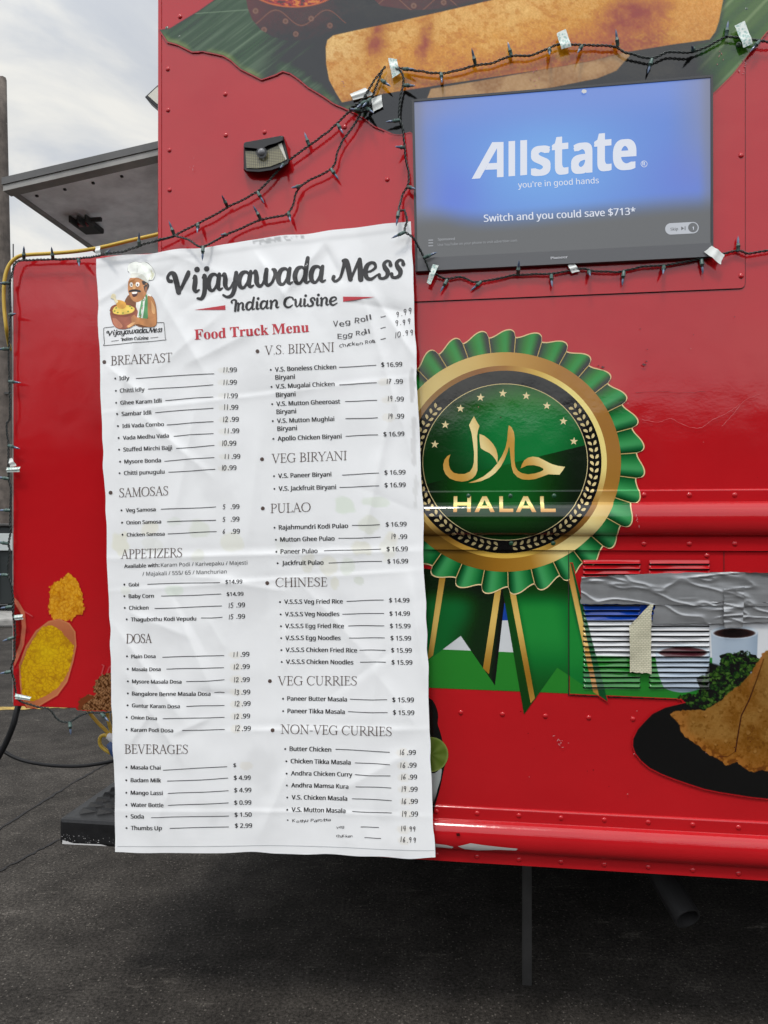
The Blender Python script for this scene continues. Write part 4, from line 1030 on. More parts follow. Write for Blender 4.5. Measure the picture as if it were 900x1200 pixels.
def art_door(px, py):
    sh = px.shape+(3,)
    def T(c): return np.tile(np.asarray(c, float), (px.size, 1)).reshape(sh)
    c = T((150, 22, 30)); al = np.zeros(px.shape)
    def lumps(colr, dark, lite, s_, seed):
        wx = px+7*(fbm(px*.12, py*.12, 3, seed+1)-.5); wy = py+7*(fbm(px*.12, py*.12, 3, seed+3)-.5); d1, gp, cid = cell(wx*s_, wy*s_, seed); e1_, gp2, cid2 = cell(wx*s_*2.1, wy*s_*2.1, seed+31); cid = .5*cid+.5*cid2; gp = gp*(.35+1.3*fbm(px*.08, py*.08, 2, seed+8)); q = T(colr); q = mixc(q, sstep(.28, .05, gp)*.55*(.4+.6*fbm(px*.1, py*.1, 3, seed+2)), dark); q = mixc(q, sstep(.2, .03, gp2)*.3, dark); q = mixc(q, cid*.5, lite); q = mixc(q, sstep(.5, .75, fbm(px*.16, py*.16, 3, seed+6))*.35, dark); return mixc(q, sstep(.5, .1, d1)*.25, lite)
    k = cov(sdf(px, py, CHI)); cc = lumps((132, 20, 24), (90, 10, 14), (160, 36, 36), .33, 4); wd = cov(np.abs(sdf(px, py, CHI))-2.6); cc = mixc(cc, wd, (192, 108, 84)); k2 = np.maximum(k, wd*(px > 17)); c = c*(1-k2[..., None])+cc*k2[..., None]; al = np.maximum(al, k2)
    nn = (vnoise(px*.5, py*.5, 6)-.5)*3.0
    dp = sdf(px, py, POW)+nn; k = cov(dp); q = lumps((212, 146, 36), (150, 82, 24), (232, 178, 70), .20, 14); c = c*(1-k[..., None])+q*k[..., None]; al = np.maximum(al, k)
    do = sdf(px, py, SP_OUT); k = cov(do); w_ = T((186, 112, 76)); w_ = mixc(w_, sstep(726, 745, py)*sstep(800, 770, py)*.35, (150, 82, 58)); w_ = mixc(w_, (1-sstep(0, 1.6, np.abs(do+.8)))*.5, (206, 140, 96)); c = c*(1-k[..., None])+w_*k[..., None]; al = np.maximum(al, k)
    di = sdf(px, py, SP_IN)+nn*.5; k = cov(di); q = lumps((206, 160, 24), (136, 84, 12), (226, 190, 44), .19, 24); fine = vnoise(px*.8, py*.8, 27); q = mixc(q, (1-fine)*.22, (150, 96, 16)); q = mixc(q, np.exp(-(((px-54)/16)**2+((py-765)/14)**2))*.45, (218, 186, 40))
    c = c*(1-k[..., None])+q*k[..., None]
    dc = sdf(px, py, CUM)+(vnoise(px*.4, py*.4, 31)-.5)*4; k = cov(dc)
    a1 = cell((px*.8+py*.6)*.16, (-px*.6+py*.8)*.5, 41); a2 = cell((px*.5-py*.86)*.16, (px*.86+py*.5)*.5, 43)
    q = T((74, 48, 34)); q = mixc(q, sstep(.6, .25, a1[0])*.8, (138, 98, 66)); q = mixc(q, sstep(.42, .15, a2[0])*.8, (164, 122, 86)); 
    sp = cov(sdf(px, py, [(84, 834), (94, 817), (103, 814), (112, 817), (106, 820), (98, 826), (94, 834)])); q = mixc(q, sp, (112, 62, 42))
    c = c*(1-k[..., None])+q*k[..., None]; al = np.maximum(al, k)
    for p_ in ([(119, 790), (122, 780), (120, 779)], [(125, 790), (128, 782), (133, 778)], [(140, 777), (135, 782), (137, 786)], [(38, 722), (28, 716), (20, 706)]):
        g_ = seg(px, py, p_, .8)*.7; c = mixc(c, g_*(al < .5), (205, 120, 120)); al = np.maximum(al, g_)
    ins = cov(np.maximum(np.maximum(16.6-px, py-828.6+(px-20)*-.045), px-150), .3); return c, al*ins
art_grid('spice_print', 15, 150, 668, 834, .55, art_door, lambda px, py, s_, z_: np.full(px.shape, .0012), door)

# ------------------------------------------------------------------ the television
TT = .020
tl, tr_, br, bl = F(482.5, 116.5, TT), F(835.5, 87.5, TT), F(836, 300.5, TT), F(486.8, 318, TT)
def tvp(u, v_, dy=0.0):
    p = (tl*(1-u)+tr_*u)*(1-v_)+(bl*(1-u)+br*u)*v_; return Vector((p.x, p.y+dy, p.z))
tv = thing('television', 'flat television on the truck side showing a blue insurance advert', 'television', tvp(.5, .5, .03))
mb = MB()
def quadbox(mb, u0, u1, v0, v1, d0, d1, m=0):
    a = [tvp(u0, v0, d0), tvp(u1, v0, d0), tvp(u1, v1, d0), tvp(u0, v1, d0)]; b = [tvp(u0, v0, d1), tvp(u1, v0, d1), tvp(u1, v1, d1), tvp(u0, v1, d1)]
    mb.add(a+b, [[0, 3, 2, 1], [4, 5, 6, 7], [0, 1, 5, 4], [1, 2, 6, 5], [2, 3, 7, 6], [3, 0, 4, 7]], m)
U0, U1, V0, V1 = .008, .993, .013, .925
quadbox(mb, 0, U0, 0, 1, 0, .013); quadbox(mb, U1, 1, 0, 1, 0, .013); quadbox(mb, U0, U1, 0, V0, 0, .013)
mb.build('bezel', M_tvframe, tv)
mb = MB(); quadbox(mb, U0, U1, V1, 1, -.001, .013); lipb = mb.build('lower_bezel', mat('grey_gloss_bezel', (.085, .086, .09), .28), tv)
mb = MB(); quadbox(mb, .1, .9, .1, .9, .0132, .0160); mb.build('wall_mount', M_black, tv)
nu, nv = 150, 96
uu, vv = np.meshgrid(np.linspace(U0, U1, nu), np.linspace(V0, V1, nv), indexing='ij')
Ptv = np.zeros((nu, nv, 3)); A_, B_, C_, D_ = [np.array(q) for q in (tl, tr_, br, bl)]
Ptv = (A_*(1-uu[..., None])+B_*uu[..., None])*(1-vv[..., None])+(D_*(1-uu[..., None])+C_*uu[..., None])*vv[..., None]; Ptv[..., 1] += .004
x = (uu-U0)/(U1-U0); y = (vv-V0)/(V1-V0)
ct = np.tile([72., 110, 208], (x.size, 1)).reshape(x.shape+(3,))
ct = mixc(ct, np.exp(-(((x-.46)/.30)**2+((y-.45)/.38)**2)), (88, 148, 230)); ct = mixc(ct, sstep(.28, .0, y)*.8, (96, 126, 214)); ct = mixc(ct, np.exp(-(((x-.13)/.10)**2+((y-.62)/.22)**2))*.55, (70, 94, 212))
ct = mixc(ct, np.exp(-(((x-.93)/.13)**2+((y-.58)/.2)**2))*.5, (78, 98, 208))
ct = mixc(ct, sstep(.13, .0, x)*.6, (104, 114, 170)); ct = mixc(ct, sstep(.84, 1.0, x)*sstep(.80, .2, y)*.7, (112, 116, 158)); ct = mixc(ct, sstep(.2, 0, y)*sstep(.3, 0, x)*.5, (112, 118, 170)); ct = mixc(ct, np.clip(sstep(.05, 0, x)+sstep(.955, 1, x), 0, 1)*.55, (100, 102, 120))
edge = .765-.05*np.exp(-((x-.06)/.1)**2)+.02*np.sin(x*5); ct = mixc(ct, np.full(x.shape, .10), (160, 166, 190)); ct = mixc(ct, sstep(edge-.085, edge+.085, y), (93, 95, 98))
ct = ct+np.array([9., 9, 4])*(1-sstep(.7, .8, y))[..., None]; cl_ = np.clip(lin(ct)-.025, .004, 1)*np.array([.95, .93, .86])
grid_obj('screen', Ptv, None, cl_, M_screen, tv)
def tvtext(items, name, m, dz=.0025):
    V = []; FS = []
    for v_, f_ in items:
        o = len(V); pts = [F(x_, y_, TT) for x_, y_ in v_]; m3 = max(1, len(v_)//3) if len(v_) > 40 else 10**9
        V += [(p.x, p.y+dz-4e-5*(j//m3), p.z) for j, p in enumerate(pts)]; FS += [[i+o for i in q] for q in f_]
    return mk(name, V, FS, m, tv)
def pt(x_, y_): return (540+x_/3.913, 140+y_/3.913)
letters = []
P_ = [pt(*q) for q in ((50, 271), (144, 102), (196, 101), (196, 262), (166, 263), (166, 226), (112, 228), (88, 268))]
P_in = [pt(*q) for q in ((127, 202), (166, 200), (166, 130))]
# the slanted A is built of convex pieces
letters.append(([pt(50, 271), pt(144, 102), pt(166, 130), pt(88, 268)], [[0, 1, 2, 3]]))
letters.append(([pt(144, 102), pt(196, 101), pt(196, 262), pt(166, 263), pt(166, 130)], [[0, 1, 2, 3, 4]]))
letters.append(([pt(127, 199), pt(166, 197), pt(166, 227), pt(111, 229)], [[0, 1, 2, 3]]))
letters.append(([pt(219, 98), pt(249, 96), pt(249, 257), pt(219, 259)], [[0, 1, 2, 3]]))
letters.append(([pt(273, 94), pt(304, 92), pt(304, 252), pt(273, 255)], [[0, 1, 2, 3]]))
for ch, a, b, yb_ in (('s', 322, 412, 250), ('t', 418, 494, 245), ('a', 506, 604, 240), ('t', 612, 692, 229), ('e', 698, 806, 224)):
    x0_, y0_ = pt(a, yb_+2); x1_, y1_ = pt(b, yb_-5); v_, f_ = text_mesh(ch, .031)
    v_ = v_.copy(); w_ = v_[:, 0].max(); h_ = v_[:, 1].max(); hh = {'s': 130, 't': 166, 'a': 134, 'e': 134}[ch]/3.913
    k = (x1_-x0_)/w_; ky = hh/h_; u_ = v_[:, 0]/w_
    letters.append((np.stack([x0_+v_[:, 0]*k, y0_+(y1_-y0_)*u_-v_[:, 1]*ky], 1), f_))
for o_ in range(len(letters)):
    pass
V = []; FS = []
for i, (v_, f_) in enumerate(letters):
    o = len(V)
    for j, (x_, y_) in enumerate(v_):
        p = F(x_, y_, TT); V.append((p.x, p.y+.0026-.00003*i-(4e-5*(j//max(1, len(v_)//10)) if len(v_) > 60 else 0), p.z))
    FS += [[j+o for j in q] for q in f_]
mk('advert_title', V, FS, M_scr_txt, tv)
items = [place_text("you're in good hands", *pt(263, 312), *pt(634, 290), .004), place_text('Switch and you could save $713*', *pt(106, 468), *pt(803, 434), .012)]
items.append(place_text('R', 753.2, 193.6, 756.6, 193.4, .015))
items.append((np.array([(755+r_*math.cos(R(a)), 191.6+r_*math.sin(R(a))) for r_ in (3.3, 3.9) for a in range(0, 360, 18)]), [[i, (i+1) % 20, 20+(i+1) % 20, 20+i] for i in range(20)]))
tvtext(items, 'advert_text', M_scr_txt)
items = [place_text('Sponsored', 513, 281.5, 533, 280.8, .02), place_text('Use YouTube on your phone to visit advertiser.com', 513, 288, 606, 282.6, .0)]
for dy in (0, 3.2, 6.6): items.append((np.array([(502, 281+dy-.6), (507.5, 280.8+dy-.6), (507.5, 282.2+dy-.6), (502, 282.4+dy-.6)]), [[0, 1, 2, 3]]))
tvtext(items, 'sponsor_text', M_scr_dim)
def capsule(x0, y0, x1, y1, r):
    pts = [(x0+r*math.cos(R(a)), y0-r*math.sin(R(a))) for a in range(90, 271, 12)]+[(x1+r*math.cos(R(a)), y1-r*math.sin(R(a))) for a in range(270, 451, 12)]
    return np.array(pts), [list(range(len(pts)))]
tvtext([capsule(786.5, 267.7, 812.5, 266.3, 6.7)], 'skip_button', mat('lit_pill', (.02, .02, .02), .3, build=lambda n, b: (setattr(b.inputs['Emission Color'], 'default_value', (.40, .42, .46, 1)), setattr(b.inputs['Emission Strength'], 'default_value', 1.0))), .0030)
tvtext([capsule(812.3, 266.2, 812.4, 266.2, 5.6)], 'skip_ring', M_scr_dark, .0026)
tvtext([place_text('Skip', 786, 270, 795, 269.4, .02), (np.array([(798.5, 265), (798.5, 269.6), (802, 267.2)]), [[0, 1, 2]]), (np.array([(802.6, 264.8), (803.6, 264.8), (803.6, 269.4), (802.6, 269.4)]), [[0, 1, 2, 3]])], 'skip_text', M_scr_dark, .0022)
tvtext([place_text('1', 811.6, 268.8, 813.2, 268.8, .02)], 'skip_number', M_scr_txt, .0018)
v_, f_ = place_text('Pioneer', 645.5, 303.8, 665.5, 302.4, .02, 4.2); V = [F(a, b, TT+.002) for a, b in v_]; mk('maker_logo', V, f_, M_chrome, tv)
V = [F(684.5+3*math.cos(R(a)), 107+2.4*math.sin(R(a)), TT+.001) for a in range(0, 360, 30)]; mk('paper_speck', V, [list(range(12))], M_whitep, tv)

# ------------------------------------------------------------------ the menu banner
BT = .052
BTL, BTR, BBR, BBL = (114.5, 304.5), (482.0, 258.5), (510.0, 1003.0), (138.0, 998.0)
rgb = np.random.default_rng(11)
CRE = [((.0, .26), (1.0, .245), .0010, .010), ((.0, .505), (1.0, .52), .0022, .016), ((.0, .56), (1.0, .55), .0012, .010), ((.35, .80), (1.0, .80), .0016, .014), ((.0, .93), (1., .935), .0012, .010),
       ((.86, .10), (1.0, .22), .0030, .02), ((.82, .08), (.97, .36), .0028, .022), ((.18, .02), (.03, .30), .0032, .03), ((.12, .0), (.34, .22), .0026, .03), ((.5, .02), (.62, .12), .003, .022), ((.72, .02), (.58, .10), .003, .024),
       ((.02, .62), (.22, .78), .0034, .028), ((.2, .58), (.32, .74), .0030, .03), ((.22, .85), (.05, .70), .0030, .03), ((.60, .56), (.84, .70), .0022, .03), ((.92, .28), (.80, .52), .0026, .022), ((.5, .3), (.44, .5), .002, .03), ((.3, .25), (.22, .44), .0028, .03),
       ((.95, .56), (.99, .72), .0034, .02), ((.70, .9), (.95, .83), .0022, .03), ((.45, .97), (.55, .86), .0024, .03), ((.02, .18), (.14, .24), .0022, .02)]
for i in range(30):
    c = rgb.uniform(.02, .98, 2); a = rgb.uniform(0, math.pi); l = rgb.uniform(.05, .16)
    CRE.append(((c[0]-l*math.cos(a), c[1]-l*.5*math.sin(a)), (c[0]+l*math.cos(a), c[1]+l*.5*math.sin(a)), rgb.uniform(.0008, .0024)*rgb.choice([-1, 1]), rgb.uniform(.012, .03)))
def ban_uv(px, py):
    """pixel -> banner coordinates (inverse bilinear by two Newton rounds)"""
    u = (np.asarray(px, float)-126)/370; v = (np.asarray(py, float)-285)/715
    for _ in range(4):
        x_ = (BTL[0]*(1-u)+BTR[0]*u)*(1-v)+(BBL[0]*(1-u)+BBR[0]*u)*v; y_ = (BTL[1]*(1-u)+BTR[1]*u)*(1-v)+(BBL[1]*(1-u)+BBR[1]*u)*v
        xu = (BTR[0]-BTL[0])*(1-v)+(BBR[0]-BBL[0])*v; yu = (BTR[1]-BTL[1])*(1-v)+(BBR[1]-BBL[1])*v
        xv = (BBL[0]-BTL[0])*(1-u)+(BBR[0]-BTR[0])*u; yv = (BBL[1]-BTL[1])*(1-u)+(BBR[1]-BTR[1])*u
        det = xu*yv-xv*yu; ex, ey = px-x_, py-y_
        u = u+(ex*yv-ey*xv)/det; v = v+(ey*xu-ex*yu)/det
    return u, v
def ban_t(u, v):
    """how far the sheet stands off the truck"""
    t = .0055*np.sin(5.2*u+2.0*v+.6)*(.35+.9*v)+.0035*np.sin(9.5*u-3.1*v+2)+.0035*np.sin(6.3*v+1.2*u)
    t = t+.012*sstep(.45, 1, v)*sstep(.6, 0, u)*.6+.010*sstep(.3, 0, v)*0
    t = t+.006*(fbm(u*3.2+3, v*6.0+1, 3, 91)-.5)+.0022*(fbm(u*11, v*20, 2, 93)-.5)
    for (a, b), (c, d), amp, w in CRE:
        W_, H_ = .92, 1.8; ax, ay, cx_, cy_ = a*W_, b*H_, c*W_, d*H_; ex, ey = cx_-ax, cy_-ay; L2 = ex*ex+ey*ey
        q = ((u*W_-ax)*ex+(v*H_-ay)*ey)/L2; dd = ((u*W_-ax)*ey-(v*H_-ay)*ex)/math.sqrt(L2)
        tap = sstep(-.15, .25, q)*sstep(1.15, .75, q)
        t = t+amp*tap*(np.exp(-np.abs(dd)/w*1.2)*1.4-.5*np.exp(-(dd-w)**2/(w*w)))
    return np.maximum(BT+t, .0405+.15*np.maximum(0, BT+t-.0405)*0)
def ban_pt(px, py, lift=0.0):
    px = np.asarray(px, float); py = np.asarray(py, float); u, v = ban_uv(px, py); t = ban_t(u, v)+lift
    s_, _, z_ = F(px, py, BT); return np.stack([s_, -t, z_], -1)
banner = thing('menu_banner', 'wrinkled white vinyl menu banner hanging from the truck', 'banner', F(312, 1000, BT))
nu, nv = 190, 360
u, v = np.meshgrid(np.linspace(0, 1, nu), np.linspace(0, 1, nv), indexing='ij')
eu = np.clip(1-np.minimum(u, 1-u)*14, 0, 1); ev = np.clip(1-np.minimum(v, 1-v)*20, 0, 1)
uj = u+eu*(.010*(fbm(v*9, v*0+np.round(u), 2, 5)-.5)+.004*(vnoise(v*40, np.round(u), 9)-.5)); vj = v+ev*.004*(vnoise(u*12, np.round(v)*3, 7)-.5)
bx = (BTL[0]*(1-uj)+BTR[0]*uj)*(1-vj)+(BBL[0]*(1-uj)+BBR[0]*uj)*vj; by = (BTL[1]*(1-uj)+BTR[1]*uj)*(1-vj)+(BBL[1]*(1-uj)+BBR[1]*uj)*vj
Pb = ban_pt(bx, by)
cb = np.full(Pb.shape, .83); cb[..., 2] = .828; cb[..., 0] = .826
def blot(cx, cy, rx, ry, colr, k, nz=.5):
    e = np.hypot((bx-cx)/rx, (by-cy)/ry)+(vnoise(bx*.12, by*.12, 3)-.5)*nz; m_ = (1-sstep(.8, 1.05, e))*k
    global cb; cb = cb*(1-m_[..., None])+np.array(colr)*m_[..., None]
for q in ((404, 592, 13, 11, (.62, .72, .55), .5), (440, 588, 16, 7, (.60, .68, .52), .45), (432, 614, 14, 12, (.64, .66, .52), .5), (385, 664, 11, 13, (.68, .66, .50), .45), (406, 664, 9, 12, (.62, .68, .54), .45), (425, 642, 13, 9, (.70, .68, .50), .45), (360, 660, 9, 12, (.70, .68, .52), .4), (330, 640, 10, 10, (.66, .68, .60), .3), (420, 680, 7, 6, (.60, .64, .52), .5), (392, 683, 5, 10, (.70, .68, .48), .4),
          (233, 621, 12, 12, (.64, .68, .54), .45), (272, 636, 14, 12, (.72, .72, .56), .45), (176, 618, 11, 9, (.74, .70, .50), .4), (143, 636, 10, 14, (.72, .70, .48), .45), (205, 612, 9, 6, (.64, .70, .58), .35), (232, 652, 10, 8, (.68, .70, .56), .4), (203, 692, 12, 7, (.62, .74, .56), .4), (148, 692, 6, 6, (.70, .72, .60), .4), (180, 640, 14, 10, (.70, .71, .62), .35), (455, 640, 10, 18, (.72, .71, .56), .4)): blot(*q)
for y_ in (434, 448, 464, 478, 492, 506, 520, 535, 549): blot(263, y_, 8, 4, (.74, .72, .64), .5, .3)
for y_ in (768, 782, 797, 812, 826, 840, 855): blot(275+(y_-768)*.02, y_, 8, 5, (.76, .72, .62), .5, .3)
for x_, y_ in ((451, 448), (454, 469), (455, 489), (459, 630), (288, 898), (472, 881), (473, 896), (474, 910), (475, 924), (476, 938), (477, 952), (474, 970), (475, 983)): blot(x_, y_, 8, 5, (.75, .71, .62), .5, .3)
blot(482.5, 455, 3.5, 19, (.46, .45, .44), .6, .9); blot(485, 520, 3, 36, (.56, .55, .54), .55, .9); blot(487, 575, 2.5, 20, (.60, .60, .58), .5, .9)
st_ = sstep(.56, .75, fbm(bx*.02, by*.02, 5, 55))*.06; cb = cb*(1-st_[..., None]); cb = cb*(1-.16*(np.exp(-((v-.013)/.004)**2)))[..., None]
sm = (np.abs(by-(283-(bx-310)*.12)) < 2.6)*(np.abs(bx-325) < 32)*sstep(.35, .6, vnoise(bx*.35, by*.5, 77)); cb = cb*(1-.45*sm[..., None])
grid_obj('sheet', Pb, None, cb, M_banner, banner)
LIFT = .0008
class BP:
    """print on the banner: shapes in photo pixels laid on the wrinkled sheet"""
    def __init__(s): s.v = []; s.f = []; s.l = []; s.n = 0
    def add(s, v, f, step=0.0):
        o = len(s.v); v = [tuple(p) for p in v]; s.v += v; s.f += [[i+o for i in q] for q in f]
        s.n += 1; base = (s.n % 6)*3.5e-5
        s.l += [base+step*i for i in range(len(v))]; return s
    def text(s, *a, **k):
        v, f = place_text(*a, **k); n = nlay(a[0], k.get('off', a[5] if len(a) > 5 else 0)); m = len(v)//n; o = len(s.l); s.add(v, f)
        for i in range(len(v)): s.l[o+i] += 2.0e-5*(i//m)
        return s
    def line(s, x0, y0, x1, y1, w=.8, wob=.25):
        n = max(6, int(abs(x1-x0)/4)); rr = random.uniform(0, 6); v = []
        for i in range(n+1):
            q = i/n; x_ = x0+(x1-x0)*q; y_ = y0+(y1-y0)*q+wob*math.sin(q*5+rr); v += [(x_, y_-w/2), (x_, y_+w/2)]
        return s.add(v, [[2*i, 2*i+1, 2*i+3, 2*i+2] for i in range(n)])
    def dot(s, x_, y_, r, n=12): return s.add([(x_+r*math.cos(2*math.pi*i/n), y_+r*math.sin(2*math.pi*i/n)) for i in range(n)], [list(range(n))])
    def rib(s, ctrl, per=6, cap=5): v, f = ribbon(ctrl, per, cap); return s.add(v, f, 2.5e-6)
    def build(s, name, m):
        a = np.array(s.v); P = ban_pt(a[:, 0], a[:, 1], LIFT); P[:, 1] -= np.array(s.l); return mk(name, P, s.f, m, banner)
# brush-script lettering: every glyph a few strokes (x, y, width), x-height 1
GL = {
 'a': (.92, [[(.66, .82, .14), (.5, .97, .16), (.25, .9, .24), (.1, .52, .28), (.16, .14, .24), (.36, .03, .16), (.56, .28, .15), (.66, .6, .13)], [(.76, .96, .2), (.70, .6, .26), (.67, .22, .24), (.76, .05, .17), (.93, .12, .09)]]),
 'd': (.92, [[(.66, .82, .14), (.5, .97, .16), (.25, .9, .24), (.1, .52, .28), (.16, .14, .24), (.36, .03, .16), (.56, .28, .15), (.66, .6, .13)], [(.84, 1.5, .22), (.76, 1.0, .25), (.68, .25, .25), (.77, .05, .17), (.94, .12, .09)]]),
 'i': (.42, [[(.10, .82, .10), (.2, .95, .2), (.2, .6, .26), (.16, .2, .25), (.24, .04, .18), (.42, .12, .09)], [(.30, 1.33, .30), (.315, 1.34, .30)]]),
 'j': (.5, [[(.20, .82, .10), (.32, .95, .22), (.33, .5, .26), (.30, -.05, .25), (.14, -.40, .20), (-.10, -.38, .13)], [(.44, 1.33, .30), (.455, 1.34, .30)]]),
 'y': (.85, [[(.0, .84, .10), (.13, .96, .18), (.18, .65, .26), (.17, .28, .25), (.30, .05, .18), (.46, .10, .13), (.62, .4, .12)], [(.78, .97, .22), (.74, .5, .26), (.69, .0, .25), (.54, -.36, .21), (.28, -.44, .15), (.06, -.30, .12)]]),
 'u': (.9, [[(.0, .84, .10), (.13, .96, .18), (.17, .6, .26), (.16, .28, .25), (.28, .05, .18), (.44, .12, .13), (.6, .45, .12)], [(.72, .97, .22), (.68, .5, .26), (.66, .2, .24), (.75, .05, .17), (.92, .12, .09)]]),
 'w': (1.2, [[(.0, .84, .10), (.13, .96, .18), (.18, .6, .26), (.19, .28, .25), (.32, .05, .19), (.48, .14, .14), (.60, .45, .13)], [(.70, .97, .22), (.64, .5, .26), (.66, .2, .22), (.78, .05, .17), (.98, .2, .15), (1.12, .6, .18), (1.10, .9, .22), (1.0, .98, .14)]]),
 'n': (.86, [[(.03, .86, .10), (.14, .96, .19), (.17, .6, .25), (.13, .03, .25)], [(.17, .55, .10), (.38, .92, .15), (.56, .94, .2), (.65, .7, .25), (.60, .25, .24), (.68, .05, .17), (.84, .12, .09)]]),
 'e': (.82, [[(.12, .44, .12), (.42, .5, .13), (.66, .68, .16), (.62, .92, .18), (.42, .98, .17), (.18, .82, .24), (.08, .45, .28), (.18, .10, .24), (.44, .02, .17), (.78, .24, .09)]]),
 's': (.8, [[(.78, .76, .24), (.74, .95, .17), (.56, 1.02, .16), (.38, .86, .21), (.44, .62, .27), (.60, .38, .28), (.56, .12, .22), (.34, .0, .17), (.12, .04, .17), (.07, .22, .22)]]),
 'V': (1.3, [[(.22, .76, .20), (.08, .80, .20), (.02, 1.02, .16), (.18, 1.24, .19), (.38, 1.14, .28), (.50, .70, .30), (.62, .06, .27)], [(.64, .06, .16), (.90, .58, .19), (1.12, 1.06, .25), (1.16, 1.22, .20)]]),
 'M': (1.55, [[(.06, .30, .20), (.02, .14, .16), (.16, .02, .15), (.38, .22, .15), (.56, .80, .19), (.64, 1.16, .22)], [(.56, 1.20, .20), (.72, 1.16, .26), (.84, .6, .28), (.92, .08, .26)], [(.94, .06, .13), (1.14, .60, .15), (1.38, 1.20, .18)], [(1.40, 1.22, .22), (1.43, .6, .29), (1.45, .03, .29)]]),
 'I': (.62, [[(.10, 1.02, .17), (.02, 1.16, .15), (.14, 1.36, .14), (.34, 1.38, .17), (.46, 1.2, .24), (.42, .6, .26), (.38, .0, .25)]]),
 'C': (1.0, [[(.90, .95, .19), (.82, 1.18, .16), (.55, 1.24, .18), (.22, .95, .27), (.10, .45, .28), (.28, .06, .22), (.58, .02, .16), (.86, .26, .09)]]),
}
def script(bp, seq, base, xh, per=7):
    """seq: (glyph, x0, x1) in pixels; base(x) = baseline row; xh = x-height in pixels"""
    for ch, x0, x1 in seq:
        w, strokes = GL[ch]
        for st in strokes:
            ctrl = [(x0+gx/w*(x1-x0), base(x0+gx/w*(x1-x0))-gy*xh, gw*1.07*(xh*.55+.45*(x1-x0)/w)) for gx, gy, gw in st]
            bp.rib(ctrl, per)
bt = BP()
script(bt, [('V', 196, 224), ('i', 224.5, 233.5), ('j', 233.5, 243.5), ('a', 242.5, 260.5), ('y', 260.5, 278.5), ('a', 278.5, 297.5), ('w', 297, 325), ('a', 325, 343.5), ('d', 344.5, 363), ('a', 363, 381.5), ('M', 390, 425), ('e', 426.5, 443), ('s', 443, 458), ('s', 457.5, 473)], lambda x_: 343.6-(x_-212)*.0735, 19.6)
script(bt, [('I', 271, 279), ('n', 278, 287.5), ('d', 288, 299), ('i', 299.5, 304.5), ('a', 305, 316), ('n', 316.5, 328), ('C', 333, 345.5), ('u', 345.5, 355), ('i', 355.3, 360), ('s', 360.5, 369.5), ('i', 370.2, 375), ('n', 375.5, 386), ('e', 386.4, 396)], lambda x_: 364.8-(x_-272)*.058, 9.4, 5)
bt.build('title_print', M_title)
br_ = BP()
bq_ = BP(); bq_.add([(227.5, 363.2), (264.2, 357.8), (264.4, 363.2)], [[0, 1, 2]]); bq_.build('red_pennant', M_redink); bq_ = BP(); bq_.add([(402.2, 348), (439.5, 348.4), (402.4, 354)], [[0, 1, 2]]); bq_.build('red_pennant', M_redink)
br_.text(bold_serif('Food Truck Menu'), 228.5, 398.2, 363, 389.6, .006)
br_.build('red_print', M_redink)
